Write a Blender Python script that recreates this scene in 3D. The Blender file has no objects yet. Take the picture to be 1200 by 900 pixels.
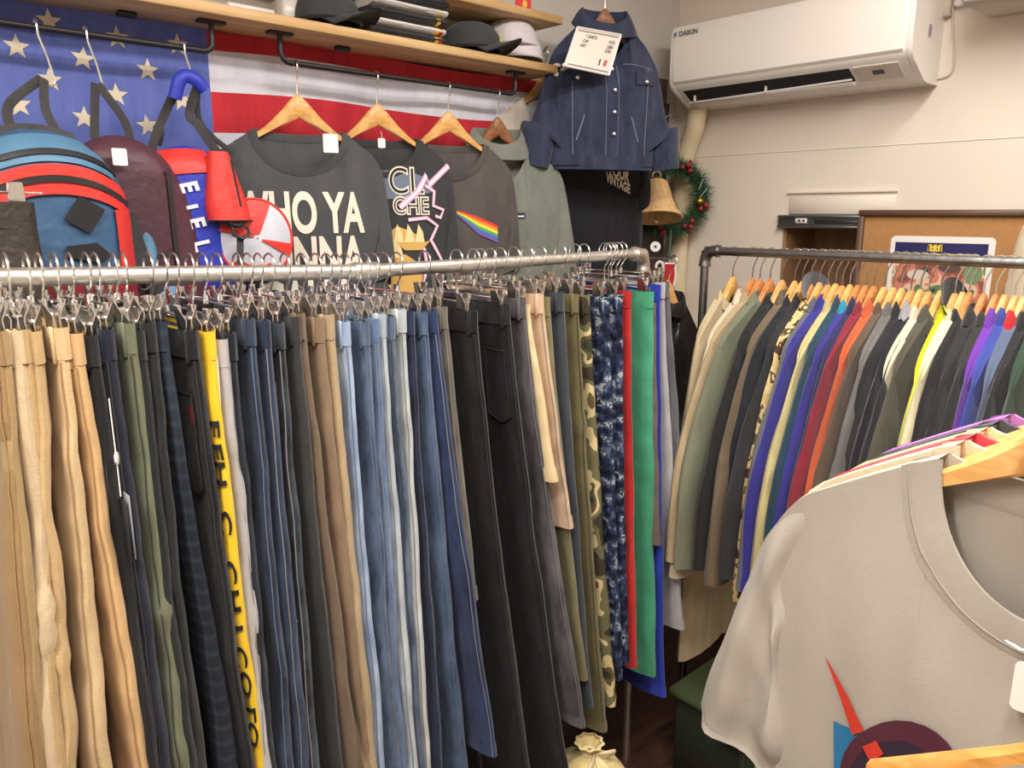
import bpy, bmesh, math, random
from mathutils import Vector, noise

random.seed(11)
SC = bpy.context.scene
COL = SC.collection
# ------------------------------------------------------------------ camera
EYE = 1.6; PITCH = math.radians(12.5); AZ = math.radians(47.3); FPX = 900.0
cam_d = bpy.data.cameras.new('camera'); cam_d.sensor_width = 36; cam_d.lens = 36 * FPX / 1200
cam_d.clip_start = .02
cam = bpy.data.objects.new('camera', cam_d); COL.objects.link(cam)
cam.location = (0, 0, EYE); cam.rotation_euler = (math.pi/2 - PITCH, 0, AZ - math.pi/2)
SC.camera = cam
# ------------------------------------------------------------------ world, light, exposure
wd = bpy.data.worlds.new('world'); SC.world = wd; wd.use_nodes = True
wd.node_tree.nodes['Background'].inputs[0].default_value = (1, .95, .9, 1)
wd.node_tree.nodes['Background'].inputs[1].default_value = .25
vs = SC.view_settings
vs.view_transform = 'Standard'; vs.look = 'None'; vs.gamma = 1.0; vs.use_curve_mapping = False
vs.exposure = 0.3
LAMPS = [((.35, .0, 2.56), (1.2, .16), 24), ((1.30, .45, 2.56), (1.2, .16), 20), ((-.75, .40, 2.56), (1.2, .16), 28)]
for i, (loc, sz, e) in enumerate(LAMPS):
    ld = bpy.data.lights.new('tube_light', 'AREA'); ld.shape = 'RECTANGLE'; ld.size, ld.size_y = sz
    ld.energy = e; ld.color = (1, .945, .88)
    lo = bpy.data.objects.new('tube_light', ld); COL.objects.link(lo); lo.location = loc
    lo.rotation_euler = (0, 0, 0)

# ------------------------------------------------------------------ pixel helper used to size the place
_fw = (math.cos(AZ), math.sin(AZ)); _rt = (math.sin(AZ), -math.cos(AZ))
def ray(x, y):
    cx = (x-600)/FPX; cy = (450-y)/FPX
    h = math.cos(PITCH)+cy*math.sin(PITCH); z = -math.sin(PITCH)+cy*math.cos(PITCH)
    return (_fw[0]*h+_rt[0]*cx, _fw[1]*h+_rt[1]*cx, z)
def on_x(x, y, X):
    r = ray(x, y); t = X/r[0]; return Vector((X, r[1]*t, EYE+r[2]*t))
def on_y(x, y, Y):
    r = ray(x, y); t = Y/r[1]; return Vector((r[0]*t, Y, EYE+r[2]*t))

# ------------------------------------------------------------------ mesh builder
class MB:
    def __init__(s): s.v = []; s.f = []
    def add(s, vs, fs):
        o = len(s.v); s.v += [tuple(p) for p in vs]; s.f += [tuple(i+o for i in q) for q in fs]; return s
    def box(s, c, d, bev=0.0):
        x, y, z = c; a, b, e = d[0]/2, d[1]/2, d[2]/2
        if bev <= 0:
            vs = [(x+i*a, y+j*b, z+k*e) for k in (-1, 1) for j in (-1, 1) for i in (-1, 1)]
            return s.add(vs, [(0,2,3,1),(4,5,7,6),(0,1,5,4),(2,6,7,3),(0,4,6,2),(1,3,7,5)])
        bev = min(bev, a*.9, b*.9, e*.9)
        vs = []; ix = {}
        for i in (-1, 1):
            for j in (-1, 1):
                for k in (-1, 1):
                    for ax in range(3):
                        p = [x+i*(a-bev), y+j*(b-bev), z+k*(e-bev)]
                        p[ax] += (i, j, k)[ax]*bev
                        ix[(i, j, k, ax)] = len(vs); vs.append(p)
        fs = []
        I = ix
        for q in (-1, 1):
            fs.append([I[(q,j,k,0)] for j, k in ((-1,-1),(1,-1),(1,1),(-1,1))])
            fs.append([I[(j,q,k,1)] for j, k in ((-1,-1),(1,-1),(1,1),(-1,1))])
            fs.append([I[(j,k,q,2)] for j, k in ((-1,-1),(1,-1),(1,1),(-1,1))])
        for q in (-1, 1):
            for r in (-1, 1):
                fs.append([I[(q,r,-1,0)], I[(q,r,1,0)], I[(q,r,1,1)], I[(q,r,-1,1)]])
                fs.append([I[(q,-1,r,0)], I[(q,1,r,0)], I[(q,1,r,2)], I[(q,-1,r,2)]])
                fs.append([I[(-1,q,r,1)], I[(1,q,r,1)], I[(1,q,r,2)], I[(-1,q,r,2)]])
        for i in (-1, 1):
            for j in (-1, 1):
                for k in (-1, 1): fs.append([I[(i,j,k,0)], I[(i,j,k,1)], I[(i,j,k,2)]])
        return s.add(vs, fs)
    def tube(s, path, r, n=8, closed=False, cap=True, flat=1.0, up=None):
        P = [Vector(p) for p in path]; m = len(P)
        rr = r if isinstance(r, (list, tuple)) else [r]*m
        vs = []; prev = None
        for i in range(m):
            if closed: t = P[(i+1) % m]-P[i-1]
            else: t = P[min(i+1, m-1)]-P[max(i-1, 0)]
            if t.length < 1e-9: t = Vector((0, 0, 1))
            t.normalize()
            if prev is None:
                u = Vector(up) if up else (Vector((0, 0, 1)) if abs(t.z) < .9 else Vector((1, 0, 0)))
            else: u = prev
            if up: u = Vector(up)
            u = u-t*u.dot(t)
            if u.length < 1e-6: u = t.orthogonal()
            u.normalize(); prev = u; w = t.cross(u)
            for k in range(n):
                a = 2*math.pi*k/n
                vs.append(P[i]+w*(math.cos(a)*rr[i])+u*(math.sin(a)*rr[i]*flat))
        fs = []
        for i in range(m if closed else m-1):
            j = (i+1) % m
            for k in range(n):
                k2 = (k+1) % n; fs.append((i*n+k, i*n+k2, j*n+k2, j*n+k))
        if not closed and cap:
            fs.append(tuple(range(n))[::-1]); fs.append(tuple((m-1)*n+k for k in range(n)))
        return s.add(vs, fs)
    def grid(s, fn, us, vs_, wrap=False):
        V = []; nu = len(us); nv = len(vs_)
        for v in vs_:
            for u in us: V.append(fn(u, v))
        F = []
        for j in range(nv-1):
            for i in range(nu if wrap else nu-1):
                i2 = (i+1) % nu; F.append((j*nu+i, j*nu+i2, (j+1)*nu+i2, (j+1)*nu+i))
        return s.add(V, F)
    def lathe(s, prof, n=24, c=(0, 0, 0), sx=1, sy=1):
        V = []; m = len(prof)
        for r, z in prof:
            for k in range(n):
                a = 2*math.pi*k/n; V.append((c[0]+r*math.cos(a)*sx, c[1]+r*math.sin(a)*sy, c[2]+z))
        F = [(j*n+k, j*n+(k+1) % n, (j+1)*n+(k+1) % n, (j+1)*n+k) for j in range(m-1) for k in range(n)]
        if prof[0][0] > 1e-5: F.append(tuple(range(n))[::-1])
        if prof[-1][0] > 1e-5: F.append(tuple((m-1)*n+k for k in range(n)))
        return s.add(V, F)
    def prism(s, poly, fn, d0, d1):
        """poly: list of 2D points; fn(a,b,d)->3D"""
        n = len(poly)
        V = [fn(a, b, d0) for a, b in poly]+[fn(a, b, d1) for a, b in poly]
        F = [tuple(range(n))[::-1], tuple(range(n, 2*n))]+[(i, (i+1) % n, n+(i+1) % n, n+i) for i in range(n)]
        return s.add(V, F)
    def sphere(s, c, r, n=12, m=8, sc=(1, 1, 1)):
        V = []; 
        for j in range(m+1):
            t = math.pi*j/m
            for k in range(n):
                a = 2*math.pi*k/n
                V.append((c[0]+r*sc[0]*math.sin(t)*math.cos(a), c[1]+r*sc[1]*math.sin(t)*math.sin(a), c[2]+r*sc[2]*math.cos(t)))
        F = [(j*n+k, j*n+(k+1) % n, (j+1)*n+(k+1) % n, (j+1)*n+k) for j in range(m) for k in range(n)]
        return s.add(V, F)
    def mesh(s, name, mat, smooth=True, fix=True):
        me = bpy.data.meshes.new(name); me.from_pydata(s.v, [], s.f)
        if fix:
            bm = bmesh.new(); bm.from_mesh(me)
            bmesh.ops.remove_doubles(bm, verts=bm.verts, dist=1e-5)
            bmesh.ops.recalc_face_normals(bm, faces=bm.faces)
            bm.to_mesh(me); bm.free()
        if mat: me.materials.append(mat)
        if smooth:
            me.polygons.foreach_set('use_smooth', [True]*len(me.polygons))
            me.set_sharp_from_angle(angle=math.radians(smooth if smooth is not True else 50))
        me.update(); return me
    def build(s, name, mat, parent=None, smooth=True, loc=None, fix=True):
        o = bpy.data.objects.new(name, s.mesh(name, mat, smooth, fix)); COL.objects.link(o)
        if parent: o.parent = parent
        if loc: o.location = loc
        return o

def link_mesh(name, me, parent=None, loc=None):
    o = bpy.data.objects.new(name, me); COL.objects.link(o); o.parent = parent
    if loc is not None: o.location = loc
    return o
def tag(o, label, cat, group=None):
    o['label'] = label; o['category'] = cat
    if group: o['group'] = group
    return o
def thing(name, label, cat, loc=(0, 0, 0), rz=0, group=None):
    o = bpy.data.objects.new(name, None); COL.objects.link(o); o.empty_display_size = .05
    o.location = loc; o.rotation_euler = (0, 0, rz)
    return tag(o, label, cat, group)
def struct(o): o['kind'] = 'structure'; return o
def nz(x, y=0, z=0): return noise.noise(Vector((x, y, z)))
def lerp(a, b, t): return a+(b-a)*t
def interp(pts, t):
    """piecewise smooth interpolation of tuples along t in 0..1"""
    n = len(pts)-1; f = min(max(t, 0), 1)*n; i = min(int(f), n-1); k = f-i
    p0 = pts[max(i-1, 0)]; p1 = pts[i]; p2 = pts[i+1]; p3 = pts[min(i+2, n)]
    return tuple(.5*(2*b+(c-a)*k+(2*a-5*b+4*c-d)*k*k+(3*b-a-3*c+d)*k**3) for a, b, c, d in zip(p0, p1, p2, p3))
def lin(n, a=0., b=1.): return [a+(b-a)*i/(n-1) for i in range(n)]

# ------------------------------------------------------------------ materials
def C(r, g, b):
    f = lambda c: (c/255/12.92) if c <= 10 else ((c/255+.055)/1.055)**2.4
    return (f(r), f(g), f(b), 1)
def mul(c, k): return tuple(min(1, x*k) for x in c[:3])+(1,)
_mc = {}
def nodes_for(key):
    m = bpy.data.materials.new(key); m.use_nodes = True
    return m, m.node_tree.nodes, m.node_tree.links, m.node_tree.nodes['Principled BSDF']
def plain(key, col, rough=.5, metal=0., spec=.5, bump=0., bs=60, emit=0, coat=0, var=.0, vs=8):
    if key in _mc: return _mc[key]
    m, N, L, B = nodes_for(key)
    B.inputs['Base Color'].default_value = col; B.inputs['Roughness'].default_value = rough
    B.inputs['Metallic'].default_value = metal; B.inputs['Specular IOR Level'].default_value = spec
    B.inputs['Coat Weight'].default_value = coat
    tc = N.new('ShaderNodeTexCoord')
    if var:
        n = N.new('ShaderNodeTexNoise'); n.inputs['Scale'].default_value = vs; n.inputs['Detail'].default_value = 4
        L.new(tc.outputs['Object'], n.inputs['Vector'])
        mx = N.new('ShaderNodeMix'); mx.data_type = 'RGBA'; L.new(n.outputs['Fac'], mx.inputs[0])
        mx.inputs[6].default_value = mul(col, 1-var); mx.inputs[7].default_value = mul(col, 1+var)
        L.new(mx.outputs[2], B.inputs['Base Color'])
    if bump:
        n = N.new('ShaderNodeTexNoise'); n.inputs['Scale'].default_value = bs; n.inputs['Detail'].default_value = 3
        L.new(tc.outputs['Object'], n.inputs['Vector'])
        b = N.new('ShaderNodeBump'); b.inputs['Strength'].default_value = bump; b.inputs['Distance'].default_value = .01
        L.new(n.outputs['Fac'], b.inputs['Height']); L.new(b.outputs[0], B.inputs['Normal'])
    if emit:
        B.inputs['Emission Color'].default_value = col; B.inputs['Emission Strength'].default_value = emit
    _mc[key] = m; return m
def fabric(col, col2=None, stretch=(14, 14, 2.5), weave=420, bump=.25, rough=.92, key=None, contrast=(.35, .7), sheen=.15, wrk=.4, det=4):
    key = key or 'fabric_%s_%s_%s' % (tuple(round(c, 3) for c in col), col2 and tuple(round(c, 3) for c in col2), stretch)
    if key in _mc: return _mc[key]
    m, N, L, B = nodes_for('fabric')
    col2 = col2 or mul(col, .78)
    tc = N.new('ShaderNodeTexCoord'); oi = N.new('ShaderNodeObjectInfo')
    mp = N.new('ShaderNodeMapping'); mp.inputs['Scale'].default_value = stretch
    L.new(tc.outputs['Object'], mp.inputs[0]); 
    sc = N.new('ShaderNodeVectorMath'); sc.operation = 'ADD'; L.new(mp.outputs[0], sc.inputs[0])
    ml = N.new('ShaderNodeMath'); ml.operation = 'MULTIPLY'; ml.inputs[1].default_value = 37; L.new(oi.outputs['Random'], ml.inputs[0]); L.new(ml.outputs[0], sc.inputs[1])
    n = N.new('ShaderNodeTexNoise'); n.inputs['Scale'].default_value = 1; n.inputs['Detail'].default_value = det; n.inputs['Roughness'].default_value = .66
    L.new(sc.outputs[0], n.inputs['Vector'])
    rp = N.new('ShaderNodeMapRange'); rp.inputs[1].default_value, rp.inputs[2].default_value = contrast; L.new(n.outputs['Fac'], rp.inputs[0])
    mx = N.new('ShaderNodeMix'); mx.data_type = 'RGBA'; L.new(rp.outputs[0], mx.inputs[0])
    mx.inputs[6].default_value = col2; mx.inputs[7].default_value = col
    L.new(mx.outputs[2], B.inputs['Base Color'])
    B.inputs['Roughness'].default_value = rough; B.inputs['Specular IOR Level'].default_value = .25
    B.inputs['Sheen Weight'].default_value = sheen
    n2 = N.new('ShaderNodeTexNoise'); n2.inputs['Scale'].default_value = weave; n2.inputs['Detail'].default_value = 2
    L.new(tc.outputs['Object'], n2.inputs['Vector'])
    b = N.new('ShaderNodeBump'); b.inputs['Strength'].default_value = bump; b.inputs['Distance'].default_value = .003
    n3 = N.new('ShaderNodeTexNoise'); n3.inputs['Scale'].default_value = 1; n3.inputs['Detail'].default_value = 3; n3.inputs['Distortion'].default_value = .3
    mp3 = N.new('ShaderNodeMapping'); mp3.inputs['Scale'].default_value = (26, 26, 11); mp3.inputs['Rotation'].default_value = (.5, .3, .2)
    L.new(tc.outputs['Object'], mp3.inputs[0]); L.new(mp3.outputs[0], n3.inputs['Vector'])
    b3 = N.new('ShaderNodeBump'); b3.inputs['Strength'].default_value = wrk; b3.inputs['Distance'].default_value = .012
    L.new(n3.outputs['Fac'], b3.inputs['Height']); L.new(b3.outputs[0], b.inputs['Normal'])
    L.new(n2.outputs['Fac'], b.inputs['Height']); L.new(b.outputs[0], B.inputs['Normal'])
    _mc[key] = m; return m
def denim(dark, light, con=(.36, .66)): return fabric(light, dark, (30, 30, 9), 700, .4, contrast=con, wrk=.6, det=8)
def ramp_fabric(key, cols, scale, snap=0, stretch=(1, 1, 1), rough=.9):
    if key in _mc: return _mc[key]
    m, N, L, B = nodes_for(key)
    tc = N.new('ShaderNodeTexCoord'); mp = N.new('ShaderNodeMapping'); mp.inputs['Scale'].default_value = stretch
    L.new(tc.outputs['Object'], mp.inputs[0]); src = mp.outputs[0]
    if snap:
        sn = N.new('ShaderNodeVectorMath'); sn.operation = 'SNAP'; sn.inputs[1].default_value = (snap, snap, snap); L.new(src, sn.inputs[0]); src = sn.outputs[0]
    n = N.new('ShaderNodeTexNoise'); n.inputs['Scale'].default_value = scale; n.inputs['Detail'].default_value = 1.5
    L.new(src, n.inputs['Vector'])
    cr = N.new('ShaderNodeValToRGB'); cr.color_ramp.interpolation = 'CONSTANT'
    el = cr.color_ramp.elements
    for i, (p, c) in enumerate(cols):
        e = el[i] if i < 2 else el.new(p)
        e.position = p; e.color = c
    L.new(n.outputs['Fac'], cr.inputs[0]); L.new(cr.outputs[0], B.inputs['Base Color'])
    B.inputs['Roughness'].default_value = rough; B.inputs['Specular IOR Level'].default_value = .25
    _mc[key] = m; return m
def wood(key, c1, c2, stretch=(1.5, 14, 14), rough=.45):
    if key in _mc: return _mc[key]
    m, N, L, B = nodes_for(key)
    tc = N.new('ShaderNodeTexCoord'); mp = N.new('ShaderNodeMapping'); mp.inputs['Scale'].default_value = stretch
    L.new(tc.outputs['Object'], mp.inputs[0])
    n = N.new('ShaderNodeTexNoise'); n.inputs['Scale'].default_value = 3; n.inputs['Detail'].default_value = 6; n.inputs['Distortion'].default_value = .6
    L.new(mp.outputs[0], n.inputs['Vector'])
    rp = N.new('ShaderNodeMapRange'); rp.inputs[1].default_value, rp.inputs[2].default_value = .35, .65; L.new(n.outputs['Fac'], rp.inputs[0])
    mx = N.new('ShaderNodeMix'); mx.data_type = 'RGBA'; L.new(rp.outputs[0], mx.inputs[0])
    mx.inputs[6].default_value = c2; mx.inputs[7].default_value = c1
    L.new(mx.outputs[2], B.inputs['Base Color']); B.inputs['Roughness'].default_value = rough
    _mc[key] = m; return m
def plaid(key, base, line):
    if key in _mc: return _mc[key]
    m, N, L, B = nodes_for(key)
    tc = N.new('ShaderNodeTexCoord'); outs = []
    for ax, d in (('Z', 13), ('Y', 20)):
        w = N.new('ShaderNodeTexWave'); w.bands_direction = ax; w.inputs['Scale'].default_value = d; w.inputs['Distortion'].default_value = .3
        L.new(tc.outputs['Object'], w.inputs['Vector']); p = N.new('ShaderNodeMath'); p.operation = 'POWER'; p.inputs[1].default_value = 4; L.new(w.outputs['Fac'], p.inputs[0]); outs.append(p)
    a = N.new('ShaderNodeMath'); a.operation = 'ADD'; L.new(outs[0].outputs[0], a.inputs[0]); L.new(outs[1].outputs[0], a.inputs[1])
    h = N.new('ShaderNodeMath'); h.operation = 'MULTIPLY'; h.inputs[1].default_value = .5; L.new(a.outputs[0], h.inputs[0])
    mx = N.new('ShaderNodeMix'); mx.data_type = 'RGBA'; L.new(h.outputs[0], mx.inputs[0]); mx.inputs[6].default_value = base; mx.inputs[7].default_value = line
    L.new(mx.outputs[2], B.inputs['Base Color']); B.inputs['Roughness'].default_value = .95
    _mc[key] = m; return m

CHROME = plain('chrome', C(240, 238, 234), .27, 1.0)
STEEL = plain('galvanised_steel', C(226, 222, 216), .42, 1.0, bump=.12, bs=40, var=.12, vs=30)
DSTEEL = plain('dull_pipe_steel', C(150, 148, 146), .38, 1.0, bump=.15, bs=40, var=.15, vs=25)
BLACKM = plain('black_painted_metal', C(30, 28, 30), .45, .0)
WOODH = wood('hanger_wood', C(226, 178, 112), C(206, 150, 84), (10, 30, 30), .38)
WOODR = wood('hanger_wood_reddish', C(205, 140, 82), C(180, 112, 62), (10, 30, 30), .38)
WOODB = wood('hanger_wood_brown', C(150, 100, 62), C(120, 76, 44), (10, 30, 30), .4)
PINE = wood('shelf_pine', C(222, 188, 136), C(196, 156, 104), (1.2, 16, 16), .5)
WHITE = plain('white_card', C(238, 234, 228), .6)
BLACKP = plain('black_print', C(20, 20, 22), .8)
BLACKW = fabric(C(72, 70, 71), C(56, 55, 56), key='black_webbing')
WALLM = plain('painted_wall', C(226, 214, 200), .6, bump=.08, bs=18, var=.03, vs=3)
WALLG = plain('painted_wall_grey', C(205, 199, 192), .7, bump=.08, bs=18, var=.03, vs=3)
DKWOOD = wood('dark_stained_wood', C(74, 54, 46), C(46, 34, 30), (3, 20, 3), .5)
BRWOOD = wood('brown_panel_wood', C(160, 124, 88), C(132, 98, 68), (3, 12, 2), .6)

# ------------------------------------------------------------------ the room
DA, DB, H = 1.77, 2.45, 2.6
def slab(name, c, d, m): return struct(MB().box(c, d).build(name, m, smooth=False))
slab('floor', (.4, 0, -.05), (4.4, 3.9, .1), wood('floor_wood', C(88, 52, 38), C(52, 30, 24), (2, 14, 2), .5))
slab('ceiling', (.4, 0, H+.05), (4.4, 3.9, .1), plain('ceiling_paint', C(232, 226, 218), .8))
slab('wall_left', (.4, DA+.05, H/2), (4.4, .1, H), WALLG)
slab('wall_back', (-1.75, 0, H/2), (.1, 3.6, H), WALLM)
slab('wall_front', (.4, -1.85, H/2), (4.4, .1, H), WALLM)
# right wall with an open niche
NY0, NY1, NZ0, NZ1 = .93, 1.315, 1.05, 1.595
mb = MB()
def wb(y0, y1, z0, z1): mb.box((DB+.125, (y0+y1)/2, (z0+z1)/2), (.25, y1-y0, z1-z0))
wb(-1.8, NY0, 0, H); wb(NY1, DA, 0, H); wb(NY0, NY1, 0, NZ0); wb(NY0, NY1, NZ1, H)
struct(mb.build('wall_right', WALLM, smooth=False))
niche = struct(MB().box((DB+.215, (NY0+NY1)/2, (NZ0+NZ1)/2), (.02, NY1-NY0, NZ1-NZ0)).build('trim_1', BRWOOD, smooth=False))
for nm, y in (('niche_side', NY0+.006), ('niche_side', NY1-.006)):
    MB().box((DB+.105, y, (NZ0+NZ1)/2), (.2, .011, NZ1-NZ0)).build(nm, BRWOOD, niche, smooth=False)
# thin seam battens of the wall boarding
def strip(p, q, r, name, m, parent=None): return MB().tube([p, q], r, 6).build(name, m, parent)
s = on_x(806, 182, DB-.001); e = on_x(1200, 158, DB-.001)
struct(strip((DB, s.y+.03, 1.80), (DB, -1.7, 1.80), .0022, 'trim_2', WALLM))
# hatch panel above the niche
hatch = struct(MB().box((DB-.004, 1.125, 1.627), (.008, .34, .058), .003).build('trim_3', WALLM))
MB().box((DB-.004, 1.13, 1.668), (.010, .35, .006)).build('hatch_lip', WALLM, hatch, smooth=False)
# soffit in the top right
struct(MB().box((DB-.11, -.43, 2.35), (.22, 2.4, .48), .01).build('trim_4', plain('soffit_paint', C(205, 196, 184), .7)))
# dark wood post and rail in the corner
tr = struct(MB().box((2.19, DA-.012, 2.02), (.34, .024, .085)).build('trim_5', plain('brown_rail_wood', C(104, 84, 74), .6, var=.2, vs=10), smooth=False))
struct(MB().box((2.29, DA-.02, .99), (.13, .04, 1.98)).build('trim_6', DKWOOD, smooth=False))
struct(MB().box((.4, DA-.008, .06), (4.3, .016, .12)).build('baseboard_left', DKWOOD, smooth=False))

# lamps on the ceiling
for i, (loc, sz, e) in enumerate(LAMPS):
    t = thing('ceiling_lamp', ('white tube lamp on the ceiling over the tee rack and long rack', 'white tube lamp on the ceiling in front of the air conditioner', 'white tube lamp on the ceiling beside the back wall')[i], 'lamp', (loc[0], loc[1], H), 0, 'ceiling tube lamps')
    MB().box((0, 0, -.012), (sz[0]+.04, sz[1]+.04, .022), .004).build('housing', WHITE, t)
    MB().box((0, 0, -.026), (sz[0], sz[1], .008), .003).build('diffuser', plain('lamp_diffuser', (1, .95, .88, 1), .5, emit=6), t)

# ------------------------------------------------------------------ air conditioner
ACM = plain('aircon_plastic', C(238, 232, 224), .22, spec=.5, coat=.3)
ac = thing('air_conditioner', 'white split air conditioner mounted high on the wall above the corkboard', 'air conditioner', (DB, 1.265, 1.955))
HL = .375
prof = [(0, .25), (.17, .25), (.192, .243), (.203, .225), (.205, .12), (.203, .075), (.19, .052), (.10, .004), (.08, 0), (0, 0)]
def acf(a, b, d): return (-a, d, b)
MB().prism(prof, acf, -HL, HL).build('body', ACM, ac, smooth=40)
fp = [(.196, .246), (.207, .228), (.2095, .12), (.207, .074), (.201, .068), (.200, .12), (.198, .226), (.19, .24)]
MB().prism(fp, acf, -HL+.012, HL-.002).build('front_panel', ACM, ac, smooth=40)
for sg, nm in ((1, 'end_cap'), (-1, 'end_cap')):
    pr = [(a*1.012, b*1.0+(.002 if b > .1 else -.001)) for a, b in prof]
    MB().prism(pr, acf, sg*HL, sg*(HL+.012)).build(nm, ACM, ac, smooth=40)
# outlet: flat dark strip paints the opening's shade, with vane on the slanted underside
def slant(t, off): # t 0..1 from the front to the back of the slant
    a = lerp(.188, .102, t); b = lerp(.051, .005, t); nx, nzz = -.47, -.88
    return (a-nx*off*-1*0+.47*off, b-.88*off)
def sl_box(y0, y1, t0, t1, o0, o1, name, m, par):
    a0 = slant(t0, o0); a1 = slant(t1, o0); b0 = slant(t0, o1); b1 = slant(t1, o1)
    pl = [a0, a1, b1, b0]
    return MB().prism(pl, acf, y0, y1).build(name, m, par, smooth=False)
sl_box(-.21, .35, .10, .72, -.001, .0012, 'air_outlet', plain('outlet_dark', C(28, 26, 30), .7), ac)
lv = sl_box(-.21, .35, .70, .78, .001, .012, 'louver', ACM, ac)
MB().tube([acf(*slant(.46, .012), -.21), acf(*slant(.62, .012), .35)], .003, 6).build('vane_edge', ACM, lv)
for y in (.32, .06):
    MB().box(acf(*slant(.45, .007), y), (.006, .006, .02)).build('vane_pin', ACM, lv, smooth=False)
dp = sl_box(-.345, -.222, .06, .72, 0, .004, 'display_panel', plain('display_grey', C(214, 206, 196), .35), ac)
sl_box(-.30, -.27, .28, .46, .004, .0055, 'display_window', plain('display_dark', C(60, 55, 55), .3), dp)
MB().tube([(-.10, -HL-.0125, .13), (-.10, -HL-.0145, .13)], .010, 12, flat=1.7, up=(0, 0, 1)).build('end_sticker', plain('sticker_mauve', C(150, 130, 140), .5), ac)
MB().box((-.06, 0, .256), (.1, .7, .012)).build('top_grille', plain('grille_grey', C(190, 184, 176), .5), ac)

def text_poly(txt, size=1., offset=0., sx=1.):
    cu = bpy.data.curves.new('txt', 'FONT'); cu.body = txt; cu.size = size; cu.offset = offset; cu.align_x = 'CENTER'; cu.fill_mode = 'FRONT'
    o = bpy.data.objects.new('txt', cu); COL.objects.link(o)
    dg = bpy.context.evaluated_depsgraph_get()
    me = bpy.data.meshes.new_from_object(o.evaluated_get(dg))
    vs = [(v.co.x*sx, v.co.y) for v in me.vertices]; fs = [tuple(p.vertices) for p in me.polygons]
    bpy.data.objects.remove(o); bpy.data.meshes.remove(me); bpy.data.curves.remove(cu)
    return vs, fs
def flat_print(name, poly, fn, mat, parent, maxlen=None, smooth=False):
    """poly: (verts2d, faces); fn maps (a,b) to 3D; long edges cut so that the print follows its surface"""
    vs, fs = poly
    bm = bmesh.new(); bv = [bm.verts.new((a, b, 0)) for a, b in vs]
    for f in fs:
        try: bm.faces.new([bv[i] for i in f])
        except ValueError: pass
    if maxlen:
        bmesh.ops.triangulate(bm, faces=bm.faces)
        for _ in range(5):
            es = [e for e in bm.edges if e.calc_length() > maxlen]
            if not es: break
            bmesh.ops.subdivide_edges(bm, edges=es, cuts=1); bmesh.ops.triangulate(bm, faces=bm.faces)
    for v in bm.verts: v.co = Vector(fn(v.co.x, v.co.y))
    me = bpy.data.meshes.new(name); bm.to_mesh(me); bm.free(); me.materials.append(mat)
    return link_mesh(name, me, parent)
vs_, fs_ = text_poly('DAIKIN', .022, .0004)
flat_print('lettering', (vs_, fs_), lambda a, b: (-.2105, .318-a, .213+b), plain('logo_grey', C(70, 80, 95), .5), ac)
MB().box((-.2105, .365+.004, .2205), (.0008, .009, .013)).build('logo_mark', plain('logo_blue', C(60, 130, 190), .5), ac, smooth=False)
# conduit down the corner from the unit
PIPE = plain('conduit_beige', C(224, 206, 172), .5)
cd = thing('pipe_cover', 'beige plastic pipe cover running down the corner below the air conditioner', 'pipe', (DB, 1.69, 0))
pts = [(-.06, -.055, 1.96), (-.055, -.045, 1.90), (-.045, -.015, 1.84), (-.04, .008, 1.77), (-.04, .012, 1.70), (-.04, .012, .02)]
P2 = [interp(pts, t) for t in lin(26)]
MB().tube(P2, .034, 14, flat=.9).build('cover', PIPE, cd)
for z in (1.72, 1.2, .7):
    MB().tube([(-.04, .012, z-.012), (-.04, .012, z+.012)], .037, 14, flat=.9).build('joint_band', PIPE, cd)
# thin cable and small bracket to the right of the unit
cb = [on_x(1092, 93, DB-.006), on_x(1112, 88, DB-.006), on_x(1118, 70, DB-.006), on_x(1116, 30, DB-.006), on_x(1117, 6, DB-.006)]
tag(MB().tube([interp([tuple(p) for p in cb], t) for t in lin(20)], .003, 6).build('power_cable', plain('cable_cream', C(205, 192, 176), .5)), 'thin cream cable running up the wall beside the air conditioner', 'cable')
ow = thing('wall_outlet', 'small beige wall socket box up beside the air conditioner', 'socket', on_x(1110, 8, DB))
MB().box((-.012, 0, 0), (.024, .035, .06), .004).build('box', plain('socket_beige', C(190, 176, 160), .5), ow)
MB().sphere((-.02, -.042, 0.0), .016, sc=(.6, 1.2, .6)).build('plug', WHITE, ow)

# ------------------------------------------------------------------ niche drawer slide, corkboard, poster
ds = thing('drawer_slide', 'grey metal drawer slide screwed across the open wall niche', 'drawer slide', (DB-.004, 1.16, 1.575))
MB().box((-.004, 0, 0), (.008, .335, .042)).build('channel', plain('slide_metal', C(140, 146, 150), .35, 1.0), ds, smooth=False)
for z in (.016, -.016):
    MB().box((-.012, 0, z), (.012, .335, .008), .002).build('flange', plain('slide_edge', C(170, 176, 180), .3, 1.0), ds)
MB().box((-.010, -.06, 0), (.006, .2, .012), .002).build('inner_rail', plain('slide_metal2', C(120, 126, 130), .35, 1.0), ds)
rv = MB()
MB().box((-.0115, .085, .003), (.004, .04, .016), .001).build('catch', WHITE, ds)
for y in (.075, .09):
    MB().box((-.0145, y, .003), (.002, .008, .006)).build('catch_slot', BLACKP, ds, smooth=False)
cbd = thing('corkboard', 'brown pinboard with dark wooden frame leaning on the right wall', 'board', (DB-.045, .80, 1.05))
bw, bh = .45, .552
MB().box((0, 0, bh/2), (.012, bw, bh)).build('panel', plain('cork_brown', C(176, 128, 80), .9, var=.12, vs=60, bump=.2, bs=200), cbd, smooth=False)
FR = plain('frame_brown', C(96, 70, 56), .5, var=.2, vs=12)
MB().box((-.004, 0, bh), (.03, bw+.03, .018), .003).build('frame_top', FR, cbd)
MB().box((-.004, 0, 0), (.03, bw+.03, .018), .003).build('frame_bottom', FR, cbd)
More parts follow.
